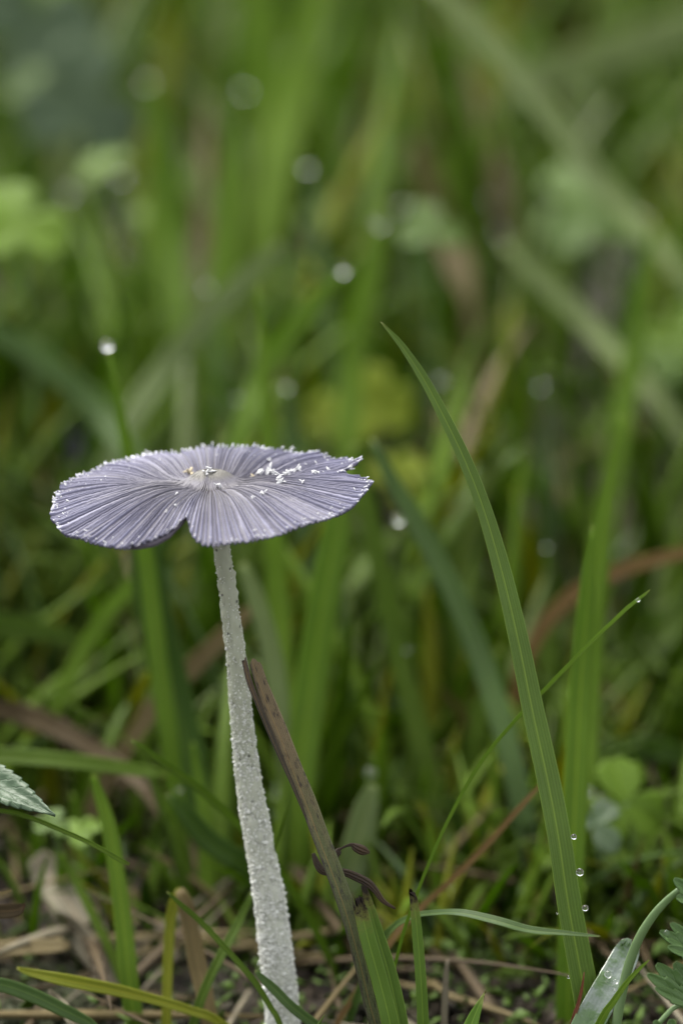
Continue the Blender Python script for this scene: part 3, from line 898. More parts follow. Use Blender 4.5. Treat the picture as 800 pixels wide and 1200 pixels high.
# ------------------------------------------------------------------ softer blades farther back that can be told apart
G = 'named'
blade('thin upright blade carrying a dewdrop on its tip behind the cap', [(127, 412, 3.42, 3), (132, 440, 3.42, 8), (142, 490, 3.43, 12), (158, 570, 3.44, 16), (172, 660, 3.45, 20), (186, 780, 3.45, 22), (200, 880, 3.45, 22)], 'bright', fold=0.2, key='dropthin')
blade('broad dark green blade rising to the cap underside', [(160, 575, 3.5, 14), (168, 630, 3.5, 34), (182, 720, 3.5, 44), (202, 810, 3.5, 44), (225, 900, 3.48, 40), (240, 970, 3.46, 34)], 'dark', fold=0.25)
blade('slim tall blade rising straight behind the cap centre', [(302, 333, 3.62, 3), (308, 400, 3.62, 9), (314, 500, 3.62, 15), (320, 600, 3.62, 22), (326, 700, 3.62, 26), (332, 800, 3.6, 26), (336, 900, 3.58, 24)], 'bright', fold=0.2)
blade('pale blade tip curling near the stem top', [(284, 660, 3.5, 8), (292, 680, 3.5, 18), (306, 720, 3.5, 22), (320, 775, 3.5, 24), (330, 850, 3.5, 22)], 'pale', fold=0.2, rnd=0.1)
blade('wide soft green blade under the cap edge, slanting towards the stalk', [(404, 545, 3.5, 16), (395, 620, 3.5, 32), (380, 700, 3.5, 36), (364, 810, 3.5, 38), (350, 930, 3.48, 36), (344, 1040, 3.46, 34)], 'bright', fold=0.2, rnd=0.0)
blade('mid-green blade sloping away below the torn cap edge', [(414, 520, 3.7, 10), (424, 570, 3.7, 20), (444, 660, 3.7, 24), (468, 770, 3.7, 26), (498, 890, 3.68, 26), (530, 1040, 3.65, 26)], 'green', fold=0.2)
blade('long blue-green blade sweeping down beside the torn cap edge', [(436, 515, 3.55, 6), (455, 555, 3.55, 16), (484, 605, 3.55, 23), (528, 688, 3.55, 26), (566, 780, 3.55, 27), (597, 880, 3.52, 27), (622, 1000, 3.5, 27), (640, 1110, 3.45, 26)], 'blue', fold=0.2, key='sweep')
blade('straight soft blade standing above the cap with dew near its tip', [(450, 240, 4.6, 8), (444, 280, 4.6, 22), (428, 350, 4.6, 28), (413, 430, 4.6, 30), (405, 530, 4.55, 30)], 'bright', fold=0.2, key='above')
blade('pointed green blade, shorter of the blurred upright pair', [(693, 616, 3.18, 2), (691, 640, 3.18, 10), (687, 700, 3.18, 20), (680, 800, 3.18, 27), (675, 900, 3.16, 28), (671, 1000, 3.14, 28)], 'bright', fold=0.25, rnd=0.0)
blade('tall green blade, longer of the blurred upright pair', [(727, 485, 3.45, 3), (722, 520, 3.45, 12), (708, 600, 3.45, 22), (696, 700, 3.45, 28), (688, 820, 3.45, 30), (682, 950, 3.42, 30)], 'bright', fold=0.25)
blade('very soft tall blade rising above the blurred upright pair', [(764, 265, 4.5, 6), (756, 320, 4.5, 18), (744, 400, 4.5, 24), (724, 520, 4.45, 26), (706, 640, 4.4, 26), (696, 760, 4.35, 24)], 'bright', fold=0.2, rnd=0.0)
blade('broad soft blade arching low near the orange straw', [(850, 660, 4.2, 20), (800, 715, 4.2, 40), (750, 770, 4.15, 44), (700, 815, 4.1, 42), (650, 850, 4.0, 34)], 'green', fold=0.2)
blade('long pale blade slanting across the upper meadow', [(505, -20, 5.2, 20), (560, 35, 5.2, 32), (620, 105, 5.2, 34), (670, 170, 5.2, 34), (725, 240, 5.2, 32), (790, 310, 5.15, 28)], 'pale', turn=0.75, fold=0.2, twist=0.1, rnd=1.0)
blade('pale level blade in the far upper meadow', [(850, 10, 7.5, 30), (790, 35, 7.5, 42), (720, 60, 7.5, 44), (650, 82, 7.5, 38), (600, 105, 7.4, 30)], 'pale', fold=0.2)
blade('faded tan blade leaning in the upper meadow', [(482, 165, 6.0, 10), (500, 210, 6.0, 28), (520, 265, 6.0, 32), (545, 330, 5.9, 30)], 'straw', fold=0.2, rnd=0.5)
blade('soft pale blade slanting behind the tall sharp blade tip', [(590, 285, 5.0, 12), (630, 325, 5.0, 26), (680, 372, 5.0, 28), (730, 425, 4.95, 26), (780, 480, 4.9, 24)], 'pale', turn=0.7, fold=0.2, rnd=0.8)
blade('pale blue blade leaning towards the drop-tipped blade', [(-40, 375, 4.4, 14), (10, 398, 4.4, 26), (60, 430, 4.4, 30), (110, 475, 4.4, 30), (150, 530, 4.35, 28)], 'blue', fold=0.2, rnd=0.9)
blade('pale blade leaning over behind the drop-tipped blade', [(330, 285, 4.5, 8), (285, 330, 4.5, 24), (240, 375, 4.5, 28), (200, 425, 4.5, 28), (160, 480, 4.45, 28), (130, 540, 4.4, 26)], 'pale', fold=0.2, rnd=0.1)
blade('green blade slanting to a dewdrop above the cap', [(402, 318, 4.1, 6), (380, 342, 4.1, 18), (345, 385, 4.1, 24), (310, 435, 4.1, 26), (285, 500, 4.05, 26)], 'bright', fold=0.2, rnd=0.1)
blade('soft green blade low in the shade beside the broad dark one', [(100, 752, 3.9, 10), (60, 742, 3.9, 24), (0, 734, 3.9, 30), (-60, 738, 3.9, 28), (-110, 775, 3.9, 26)], 'green', turn=0.2, fold=0.2)
blade('bright short blade leaning onto the broad dark blade', [(163, 672, 3.7, 6), (150, 690, 3.7, 16), (125, 722, 3.7, 20), (100, 760, 3.7, 20), (70, 820, 3.68, 20)], 'bright', fold=0.2)
blade('thin blade tipped by a low dewdrop behind the dead stalk', [(436, 884, 3.45, 4), (434, 905, 3.45, 8), (431, 940, 3.45, 12), (428, 1000, 3.44, 14)], 'green', fold=0.2, key='lowdrop')

blade('wide yellow-green blade rising in the far upper meadow', [(385, -40, 6.2, 20), (366, 30, 6.2, 36), (345, 110, 6.2, 42), (325, 200, 6.15, 40), (312, 290, 6.1, 34)], 'bright', turn=-0.4, fold=0.2, rnd=1.0)
blade('wide lime blade beside the yellow-green one in the upper meadow', [(300, -30, 6.6, 26), (308, 50, 6.6, 46), (312, 130, 6.6, 52), (308, 220, 6.5, 46)], 'bright', fold=0.2, rnd=0.9)
blade('upright green blade in the upper meadow behind the drop-tipped blade', [(182, 90, 5.4, 8), (190, 160, 5.4, 28), (200, 260, 5.4, 36), (208, 380, 5.3, 36)], 'bright', fold=0.2, rnd=0.0)
blade('upright soft blade in the upper meadow behind the cap centre', [(272, 130, 5.2, 8), (268, 210, 5.2, 28), (262, 320, 5.15, 36), (255, 440, 5.1, 36)], 'bright', fold=0.2, rnd=0.1)
for lab, mt, rows in [
        ('soft green blade leaning towards the dead stalk foot', 'bright', [(455, 1010, 3.5, 6), (430, 1060, 3.5, 24), (400, 1120, 3.48, 30), (372, 1190, 3.45, 30)]),
        ('soft dark blade rising between the mown stub and tall blade', 'dark', [(528, 930, 3.55, 5), (540, 990, 3.55, 20), (556, 1070, 3.53, 28), (575, 1170, 3.5, 28)]),
        ('soft blue-green blade low beyond the mown stub', 'blue', [(500, 1060, 3.4, 6), (520, 1090, 3.4, 22), (545, 1140, 3.38, 26), (566, 1200, 3.36, 26)]),
        ('soft green blade standing behind the foot of the tall blade', 'green', [(610, 880, 3.6, 5), (616, 960, 3.6, 20), (628, 1060, 3.58, 28), (640, 1180, 3.55, 28)]),
        ('soft mid-green blade bending beyond the hair-thin stalk', 'green', [(585, 760, 3.7, 6), (560, 850, 3.7, 22), (545, 950, 3.7, 26), (535, 1060, 3.68, 26)]),
        ('soft olive blade leaning in the gap behind the dead stalk', 'yellow', [(500, 690, 3.9, 6), (505, 760, 3.9, 20), (500, 860, 3.9, 24), (480, 960, 3.88, 24)]),
        ('soft dark blade lying low beyond the lobed leaves', 'dark', [(820, 900, 3.7, 14), (780, 880, 3.7, 28), (730, 880, 3.7, 30), (690, 900, 3.68, 26)]),
        ('soft green blade behind the stem foot', 'green', [(300, 1000, 3.4, 6), (310, 1040, 3.4, 18), (335, 1100, 3.38, 24), (365, 1180, 3.35, 24)]),
        ('soft green blade standing behind the folded dry leaf', 'green', [(180, 960, 3.5, 6), (186, 1010, 3.5, 20), (196, 1080, 3.48, 24), (205, 1160, 3.45, 24)]),
        ('soft bright blade in the shade below the pale dead leaf', 'bright', [(85, 930, 3.5, 6), (95, 980, 3.5, 18), (104, 1030, 3.48, 22), (116, 1100, 3.45, 22)])]:
    blade(lab, rows, mt, fold=0.2)

# ------------------------------------------------------------------ broad leaves
def leaflet_mesh(base, axis, nrm, L, W, teeth=0, depth=0.2, bend=0.15, fold=0.2, peak=0.45, point=0.8, thick=0.0015, rows=None, cols=9, waves=0.0, seed=0):
    axis, nrm = unit(axis), unit(nrm)
    side = unit(np.cross(axis, nrm))
    nrm = np.cross(side, axis)
    rows = rows or (teeth * 6 + 8 if teeth else 18)
    v = np.linspace(0, 1, rows)
    shp = np.where(v < peak, np.sin(v / peak * math.pi / 2) ** 0.8, np.cos((v - peak) / (1 - peak) * math.pi / 2) ** point)
    w = W * (shp * 0.97 + 0.03)
    push = np.zeros(rows)
    if teeth:
        f = (v * teeth) % 1.0
        w = w * (1 - depth * (1 - f) ** 1.0)
        push = f * depth * 0.5 * W
    u = np.linspace(-1, 1, cols)
    up = fold * np.abs(u)[None, :] * w[:, None] - bend * L * (v ** 2)[:, None] + waves * W * noise2(v[:, None] * 4 + seed, u[None, :] * 3 + seed, 5)
    along = (L * v)[:, None] + push[:, None] * np.abs(u)[None, :] ** 3
    top = base + axis * along[..., None] + side * (w[:, None] * u[None, :])[..., None] + nrm * up[..., None]
    bot = (top - nrm * thick)[:, ::-1]
    V = np.concatenate([top, bot], 1)
    k = 2 * cols
    F = grid_faces(rows, k, True).tolist()
    F.append(list(range(k))[::-1])
    F.append(list(range((rows - 1) * k, rows * k)))
    uu = np.concatenate([(u + 1) / 2, (u[::-1] + 1) / 2])
    UV = np.stack(np.broadcast_arrays(uu[None, :], v[:, None]), -1).reshape(-1, 2)
    return V.reshape(-1, 3), F, UV


def petiole(ctrl, parent, mat='petiole', name='leaf_stalk', k=8, n=26, squash=1.0):
    V, F, UV, *_ = tube_mesh(np.asarray(ctrl), n, k, squash)
    return make(name, V, F, M[mat], UV, parent=parent, origin=V[0])


def drop_to_ground(p, r, lean=(0, 0.05, 0)):
    p = np.asarray(p, float)
    q = np.array([p[0] + lean[0], p[1] + lean[1], -0.05])
    m = (p + q) / 2 + np.array([lean[0], lean[1], 0]) * 0.25
    return [[*q, r], [*m, r], [*p, r * 0.8]]


# blistered leaf coming in over the litter
nl = empty('blistered_leaf_plant', (P(-70, 880, 2.88)[0], P(-70, 880, 2.88)[1], 0), 'grey-green blistered leaf with toothed edge and dark pointed tip', 'plant')
b, t = P(-72, 888, 2.93), P(65, 958, 2.855)
V, F, UV = leaflet_mesh(b, t - b, np.array([0.15, -0.55, 0.95]), np.linalg.norm(t - b), 27 * PX, teeth=13, depth=0.13, bend=-0.02, fold=0.28, peak=0.42, point=1.15, cols=17, rows=110, waves=0.10)
make('leaf', V, F, M['leafnettle'], UV, 0.6, nl, origin=b)
petiole(drop_to_ground(b, 0.006, (-0.05, 0.04, 0)), nl)

# lobed leaves with the curved stalk
lp = empty('lobed_leaf_plant', (P(722, 1210, 2.83)[0], P(722, 1210, 2.83)[1], 0), 'lobed toothed leaves on a curved pale green stalk beside the wet blade', 'plant')
c = [[*P(x, y, d), w * PX * .5] for x, y, d, w in [(796, 1042, 2.80, 7), (780, 1056, 2.81, 9), (764, 1074, 2.82, 10), (748, 1100, 2.83, 11), (736, 1132, 2.84, 11.5), (728, 1165, 2.845, 11.5), (721, 1205, 2.85, 11.5), (714, 1260, 2.86, 11)]]
c.append([*(np.array(c[-1][:3]) * np.array([1, 1, 0]) + np.array([-0.01, 0, -0.05])), 11 * PX * .5])
petiole(c[::-1], lp, n=60, k=12, squash=0.7)


def lobed(base, lobes, parent, nrm):
    for i, (tx, ty, td, w, te) in enumerate(lobes):
        t = P(tx, ty, td)
        V, F, UV = leaflet_mesh(base, t - base, nrm, np.linalg.norm(t - base), w * PX, teeth=te, depth=0.30, bend=-0.03, fold=0.30, peak=0.62, point=0.75, cols=13, rows=te * 10 + 6, waves=0.05, seed=i)
        make('leaf_lobe', V, F, M['leaflobed'], UV, 0.2 + 0.15 * i, parent, origin=base)


nn = np.array([-0.25, -0.75, 0.75])
b1 = P(822, 1058, 2.80)
lobed(b1, [(789, 1030, 2.80, 9, 3), (792, 1052, 2.795, 9, 3)], lp, nn)
b2 = P(838, 1128, 2.80)
lobed(b2, [(785, 1082, 2.81, 10, 4), (772, 1092, 2.80, 11, 4), (781, 1110, 2.79, 9, 3)], lp, nn)
b3 = P(828, 1186, 2.80)
lobed(b3, [(790, 1128, 2.81, 13, 4), (768, 1130, 2.80, 13, 4), (757, 1142, 2.79, 11, 4), (766, 1158, 2.785, 9, 3)], lp, nn)
b4 = P(790, 1235, 2.79)
lobed(b4, [(766, 1196, 2.79, 9, 3), (786, 1194, 2.79, 9, 3)], lp, nn)
petiole([[*(P(760, 1215, 2.80)), 0.003], [*P(775, 1195, 2.80), 0.0028], [*P(796, 1178, 2.80), 0.0026], [*b3, 0.0026]], lp)
petiole([[*P(760, 1215, 2.80), 0.003], [*P(750, 1240, 2.81), 0.003], [*(P(745, 1250, 2.81) * np.array([1, 1, 0]) - np.array([0, 0, .05])), 0.003]], lp)
petiole([[*b1, 0.0026], [*P(835, 1090, 2.80), 0.0026], [*b2, 0.0028], [*(b2 * np.array([1, 1, 0]) - np.array([0, 0, 0.05])), 0.004]], lp)
petiole([[*b4, 0.0026], [*(b4 * np.array([1, 1, 0]) + np.array([0, 0.01, -0.05])), 0.003]], lp)


def clover(label, x, y, d, size, mat, nleaf=3, teeth=0, tilt=(0, -0.5, 0.85), group=None, spin=0.0, name='weed_plant', W=0.46, pet='petiole', wobble=0.3):
    """A leaf of several leaflets on a stalk; size = leaflet length in pixels at that depth."""
    c = P(x, y, d)
    L = size * PX * d / D0
    o = empty(name, (c[0], c[1] + 0.05, 0), label, 'plant', group)
    n = unit(np.array(tilt) + rng.normal(size=3) * 0.1)
    if not group:
        KEEP_CLEAR.append((x, y, d, size * 0.8))
    a = unit(np.cross(n, [0.0, 0.0, 1.0]) + 1e-6)
    bb = np.cross(n, a)
    for i in range(nleaf):
        th = spin + i * 2 * math.pi / nleaf + rng.uniform(-wobble, wobble) * 0.5
        ax_ = a * math.cos(th) + bb * math.sin(th) + n * rng.uniform(-0.1, 0.25)
        V, F, UV = leaflet_mesh(c, ax_, n, L, W * L, teeth=teeth, depth=0.16, bend=0.12, fold=0.2, peak=0.6, point=0.55, cols=7, rows=None if teeth else 14)
        make('leaflet', V, F, M[mat], UV, rng.uniform(), o, origin=c)
    petiole(drop_to_ground(c, max(0.004, 0.05 * L), (0.02, 0.05, 0)), o, pet, n=12, k=6)
    return o


clover('rounded toothed leaf, upper of two beyond the lobed leaves', 732, 942, 3.42, 56, 'leafbright', 3, 6, (0.1, -0.85, 0.55), spin=0.4, W=0.62)
clover('rounded toothed leaf, lower of two beyond the lobed leaves', 756, 1035, 3.45, 88, 'leafbright', 3, 7, (-0.1, -0.7, 0.75), spin=1.2, W=0.5, pet='petred')
clover('blue-green dew-edged leaf between the two toothed leaves', 698, 965, 3.36, 40, 'leafblue', 3, 6, (0.1, -0.7, 0.7), spin=2.0, W=0.45)
clover('pale soft leaf low behind the wet blade', 705, 1090, 3.4, 62, 'leafbright', 3, 5, (0.1, -0.6, 0.8), spin=0.2)
clover('bright yellow-green leaf above the torn cap edge', 436, 475, 4.7, 50, 'leafyellow', 3, 0, (0.1, -0.9, 0.5), spin=0.9, W=0.6)
clover('yellowing leaf just beyond the cap edge', 385, 490, 4.9, 34, 'leafyellow', 3, 0, (0.1, -0.8, 0.5), spin=0.2, W=0.6)
clover('lime leaf low beside the torn cap edge', 470, 560, 4.6, 40, 'leafyellow', 3, 0, (0.1, -0.7, 0.7), spin=1.7, W=0.5)
clover('bright green three-part leaf at the meadow edge', 22, 262, 4.6, 64, 'leafbright', 3, 0, (0.1, -0.75, 0.7), spin=0.6, W=0.55)
clover('dull grey-green leaf high in the far meadow', 95, 120, 6.6, 80, 'leafblue', 3, 0, (0.1, -0.95, 0.3), spin=0.3, W=0.5)
clover('pale wet leaf at the far corner of the meadow', 40, 40, 7.0, 80, 'leafblue', 3, 0, (0.1, -0.95, 0.4), spin=1.3, W=0.5)
clover('green leaf rising in the far meadow by the pale slanting blade', 690, 250, 6.0, 80, 'leaf', 3, 0, (0.1, -0.6, 0.8), spin=0.8)
clover('green leaf beside the very soft tall blade', 795, 395, 5.2, 50, 'leafbright', 3, 0, (0.0, -0.7, 0.7), spin=2.2)
clover('small green leaf in the litter by the upright yellow-green blade', 62, 965, 3.35, 24, 'leaf', 3, 0, (0.0, -0.5, 0.9), spin=0.5, W=0.5)
clover('low bright leaf under the blistered leaf', 95, 975, 3.42, 26, 'leafbright', 3, 0, (0.0, -0.4, 0.9), spin=1.5, W=0.5)

pf = empty('purple_flower', (*P(82, 530, 5.0)[:2], 0), 'dim purple flower head deep in the grass beyond the cap', 'flower')
c0 = P(82, 528, 5.0)
for i in range(6):
    th = i * math.pi / 3
    V, F, UV = leaflet_mesh(c0, (math.cos(th), -0.2, math.sin(th)), (0, -1, 0.2), 0.035, 0.014, cols=5, rows=8, fold=0.1)
    make('petal', V, F, M['seed'], UV, 0.5, pf, origin=c0)
petiole(drop_to_ground(c0, 0.006), pf, n=10, k=6)

# ------------------------------------------------------------------ dew drops
su, sv = 20, 14
ang = np.linspace(0, 2 * math.pi, su, endpoint=False)
lat = np.linspace(0.0001, math.pi - 0.0001, sv)
SPH = np.stack([np.sin(lat)[:, None] * np.cos(ang)[None, :], np.sin(lat)[:, None] * np.sin(ang)[None, :], np.broadcast_to(np.cos(lat)[:, None], (sv, su))], -1).reshape(-1, 3)
SPH[:, 2] *= np.where(SPH[:, 2] < 0, 0.92, 1.0)
SPF = grid_faces(sv, su, True)[:, ::-1].copy()


def dew(c, r, label, group=None):
    x, y, d = px_of(np.asarray(c)[None])
    KEEP_CLEAR.append((x[0], y[0], d[0], 16))
    o = make('dew_drop', SPH * r + c, SPF, M['water'], origin=c)
    return tag(o, label, 'dewdrop', group)


def on_edge(key, x, y, side, r_px):
    """Point on a blade path level with photo row y, moved to its edge."""
    s = PATHS[key]
    qx, qy, qd = px_of(s[:, :3])
    i = int(np.argmin(np.abs(qy - y) + 0.3 * np.abs(qx - x)))
    r = r_px * PX * qd[i] / D0
    return s[i, :3] + RIGHT * side * (s[i, 3] + r * 0.5), r


EDG = 'dewdrops on the edge of the tall blade'
for (x, y, r, lab) in [(664, 978, 3.4, 'small dewdrop, top of three on the tall sharp blade edge'), (673, 1021, 4.6, 'largest dewdrop, middle of three on the tall sharp blade edge'), (679, 1063, 3.8, 'dewdrop, lowest of three on the tall sharp blade edge')]:
    c, rr = on_edge('tall', x, y, 1, r)
    dew(c, rr, lab, EDG)
for (x, y, r) in [(659, 1068, 1.4), (672, 1144, 2.0)]:
    c, rr = on_edge('tall', x, y, -1, r)
    dew(c, rr, 'tiny dewdrop on the far edge of the tall sharp blade, low down', EDG)
dew(P(747, 703, 2.893), 2.6 * PX, 'tiny dewdrop near the tip of the hair-thin stalk')
dew(P(780, 1094, 2.796), 4.2 * PX, 'dewdrop on the tip of a lobed leaf')
dew(P(712, 1142, 2.864), 4.6 * PX, 'bright dewdrop, larger of two on the wet blade', 'drops on the wet blade')
dew(P(721, 1150, 2.860), 3.2 * PX, 'bright dewdrop, smaller of two on the wet blade', 'drops on the wet blade')
dew(P(126, 405, 3.42), 6.5 * PX * 3.42 / D0, 'dewdrop hanging at the tip of the thin upright blade')
dew(P(434, 906, 3.44), 7.5 * PX * 3.44 / D0, 'low dewdrop on the thin blade behind the dead stalk')
dew(P(466, 609, 3.53), 6.5 * PX * 3.53 / D0, 'dewdrop on the long blue-green sweeping blade')
dew(P(402, 317, 4.09), 5 * PX * 4.1 / D0, 'dewdrop at the tip of the blade slanting above the cap')
dew(P(442, 262, 4.58), 7 * PX * 4.6 / D0, 'faint dewdrop near the tip of the straight soft blade')
for (x, y, d, r) in [(690, 927, 3.37, 6), (705, 937, 3.38, 6), (716, 950, 3.38, 5)]:
    dew(P(x, y, d), r * PX * d / D0, 'soft dewdrop on the rim of the blue-green dew-edged leaf', 'drops on the dew-edged leaf')
# drop-tipped thin blades farther back
TIP = 'thin blades tipped by dewdrops in the meadow'


def where(x, y, d):
    """Landmark phrase for a soft thing in the meadow."""
    far = 'far beyond' if d > 7.5 else 'well beyond' if d > 5.2 else 'beyond' if d > 4.0 else 'just behind'
    if y > 900:
        mark = 'the litter' if x < 230 else 'the stem foot' if x < 380 else 'the mown stubs' if x < 560 else 'the foot of the tall blade' if x < 690 else 'the lobed leaves'
    elif y > 640:
        mark = 'the blistered leaf' if x < 110 else 'the mushroom stem' if x < 310 else 'the dead stalk' if x < 430 else 'the sweeping blue-green blade' if x < 560 else 'the hair-thin stalk' if x < 670 else 'the orange straw'
    elif y > 400:
        mark = 'the drop-tipped thin blade' if x < 130 else 'the cap' if x < 350 else 'the torn cap edge' if x < 470 else 'the tall sharp blade' if x < 640 else 'the blurred upright pair'
    else:
        mark = 'the three-part bright leaf' if x < 110 else 'the slim tall blade' if x < 330 else 'the straight blade above the cap' if x < 450 else 'the tip of the tall sharp blade' if x < 600 else 'the pale slanting blade'
    return far + ' ' + mark


for (x, y, d, r) in [(360, 196, 5.0, 8), (634, 451, 4.6, 9), (336, 453, 4.2, 7), (279, 466, 4.5, 6), (286, 105, 6.2, 8), (143, 205, 5.8, 10), (478, 761, 3.7, 7), (516, 444, 4.6, 8), (242, 335, 4.8, 6),
                     (172, 95, 6.5, 8), (80, 225, 6.0, 9), (754, 255, 5.8, 9), (576, 232, 6.2, 9), (585, 270, 6.0, 8), (470, 240, 5.6, 8), (640, 640, 4.0, 6), (60, 60, 7.2, 10), (575, 665, 4.2, 6), (210, 925, 3.4, 6)]:
    lean = rng.uniform(-22, 22)
    k = D0 / d
    blade('thin blade tipped by a dewdrop ' + where(x, y, d), [(x, y + 1, d, 2.5), (x + lean * 0.1, y + 20 * k + 6, d, 12 * k), (x + lean * 0.5, y + 110 * k, d, 22 * k), (x + lean, y + 240 * k, d - 0.02, 26 * k)],
          random.choice(['green', 'green', 'bright', 'blue']), fold=0.2, group=TIP, n=22, cols=5)
    dew(P(x, y, d - 0.01), 0.55 * r * PX * d / D0, 'soft dewdrop on a thin blade tip ' + where(x, y, d), 'dewdrops on meadow blade tips')

# ------------------------------------------------------------------ the meadow: random blades, the largest as things, the rest as one mass
def meadow(n, dmin, dmax, hmin, hmax, wmin, wmax, seed, spread=0.34):
    r = np.random.default_rng(seed)
    d = dmin + (dmax - dmin) * r.uniform(size=n) ** 1.25
    x = r.uniform(-1, 1, n) * (0.30 + spread * d * 0.55)
    y = CAM[1] + d
    h = r.uniform(hmin, hmax, n) * (0.8 + 0.4 * r.uniform(size=n))
    az = r.uniform(0, 2 * math.pi, n)
    lean = r.gamma(2.0, 0.13, n)
    curl = r.gamma(1.6, 0.22, n)
    w = r.uniform(wmin, wmax, n) * 0.5
    return dict(x=x, y=y, h=h, az=az, lean=lean, curl=np.clip(curl, 0, 1.0), w=w, r=r.uniform(size=n), m=r.uniform(size=n), tw=r.normal(size=n) * 0.7)


def meadow_mesh(b, ns=13):
    n = len(b['x'])
    t = np.linspace(0, 1, ns)[None, :]
    dx, dy = np.cos(b['az'])[:, None], np.sin(b['az'])[:, None]
    h = b['h'][:, None]
    out = h * (b['lean'][:, None] * t + b['curl'][:, None] * t ** 2.4 * 0.8)
    z = h * (t - 0.30 * b['curl'][:, None] * t ** 3)
    g = ground_z(b['x'], b['y'])[:, None] - 0.03
    pts = np.stack([b['x'][:, None] + dx * out, b['y'][:, None] + dy * out, g + z], -1)
    T = unit(np.gradient(pts, axis=1))
    tw = b['tw'][:, None] * (t - 0.3)
    S0 = np.stack([-np.sin(b['az']), np.cos(b['az']), np.zeros(n)], -1)[:, None, :] * np.ones((1, ns, 1))
    N0 = np.cross(S0, T)
    S = S0 * np.cos(tw)[..., None] + N0 * np.sin(tw)[..., None]
    N = np.cross(S, T)
    hw = b['w'][:, None] * np.clip((1 - t) / 0.55, 0, 1) ** 0.75 * (0.65 + 0.35 * np.clip(t / 0.3, 0, 1)) + 0.0006
    A = np.array([-1, 0, 1, 0.0])
    B = np.array([0.0, 0.22, 0.0, 0.34])
    V = pts[:, :, None, :] + S[:, :, None, :] * (A[None, None, :] * hw[:, :, None])[..., None] - N[:, :, None, :] * (B[None, None, :] * hw[:, :, None])[..., None]
    f = np.concatenate([grid_faces(ns, 4, True), [[3, 2, 1, 0]]])
    uv = np.stack(np.broadcast_arrays(((A + 1) / 2)[None, :], np.linspace(0, 1, ns)[:, None]), -1).reshape(-1, 2)
    return V.reshape(n, ns * 4, 3), f, uv


def subset(b, i):
    return {k: v[i] for k, v in b.items()}


def join(V, f, uv):
    n, k = V.shape[:2]
    return V.reshape(-1, 3), (f[None] + (np.arange(n) * k)[:, None, None]).reshape(-1, f.shape[1]), np.tile(uv, (n, 1))


bands = [meadow(620, 3.75, 6.0, 0.32, 0.82, 0.024, 0.055, 5), meadow(800, 5.2, 11.0, 0.40, 0.95, 0.035, 0.085, 6), meadow(1000, 10.0, 19.0, 0.5, 1.1, 0.045, 0.11, 8, 0.30),
         meadow(1500, 3.10, 4.6, 0.10, 0.40, 0.014, 0.036, 9), meadow(190, 3.3, 4.2, 0.3, 0.66, 0.02, 0.042, 10),
         meadow(2600, 3.04, 4.4, 0.07, 0.20, 0.010, 0.026, 14)]
# the meadow goes on to both sides of the picture
for args in ((900, 3.4, 8.0, 0.3, 0.8, 0.024, 0.06, 15, 0.95), (1700, 7.0, 20.0, 0.45, 1.05, 0.045, 0.11, 16, 0.95)):
    q = meadow(*args)
    out = np.abs(q['x']) > 0.29 + 0.185 * (q['y'] - CAM[1])
    bands.append(subset(q, out))
b = {k: np.concatenate([q[k] for q in bands]) for k in bands[0]}
far = (b['y'] - CAM[1] > 4.8) & (b['r'] < 0.6) & (b['m'] < 0.81)
b['m'] = np.where(far, 0.39 + 0.30 * b['m'], b['m'])
lit_side = (b['x'] < -0.10) & (b['y'] - CAM[1] < 3.7) & (b['h'] < 0.245) & (b['r'] > 0.3)
b = subset(b, ~lit_side)
V, f, uv = meadow_mesh(b)
# leave out blades that would stand before the ones set by hand or before the dewdrops
mid = V.reshape(len(V), 13, 4, 3).mean(2)
mid = np.concatenate([mid, (mid[:, :-1] * 2 + mid[:, 1:]) / 3, (mid[:, :-1] + mid[:, 1:] * 2) / 3], 1)
qx, qy, qd = px_of(mid.reshape(-1, 3))
clash = np.zeros(len(qx), bool)
for (x, y, d, tol) in KEEP_CLEAR:
    clash |= (np.abs(qx - x) < tol) & (np.abs(qy - y) < tol) & (qd < d)
ok = ~clash.reshape(len(V), -1).any(1) | (b['h'] < 0.245)
V, b = V[ok], subset(b, ok)
# choose the blades that show largest in the picture
qx, qy, qd = px_of(V.reshape(-1, 3))
qx, qy, qd = (a.reshape(V.shape[:2]) for a in (qx, qy, qd))
inside = ((qx > 0) & (qx < 800) & (qy > 0) & (qy < 1200)).mean(1)
score = inside * b['h'] * b['w'] / qd.mean(1) ** 2 / (1 + 0.25 * (qd.mean(1) - 3))
order = np.argsort(-score)
keep, rest = order[:210], order[210:]
KINDS = [('green', 0.38, 'soft mid-green'), ('bright', 0.70, 'soft bright green'),
         ('dark', 0.76, 'soft dark green'), ('blue', 0.81, 'soft blue-green'),
         ('pale', 0.86, 'soft pale grey-green'), ('yellow', 0.965, 'soft yellow-green'),
         ('straw', 1.01, 'soft dry tan')]


def kind_of(v):
    return next(k for k in KINDS if v < k[1])


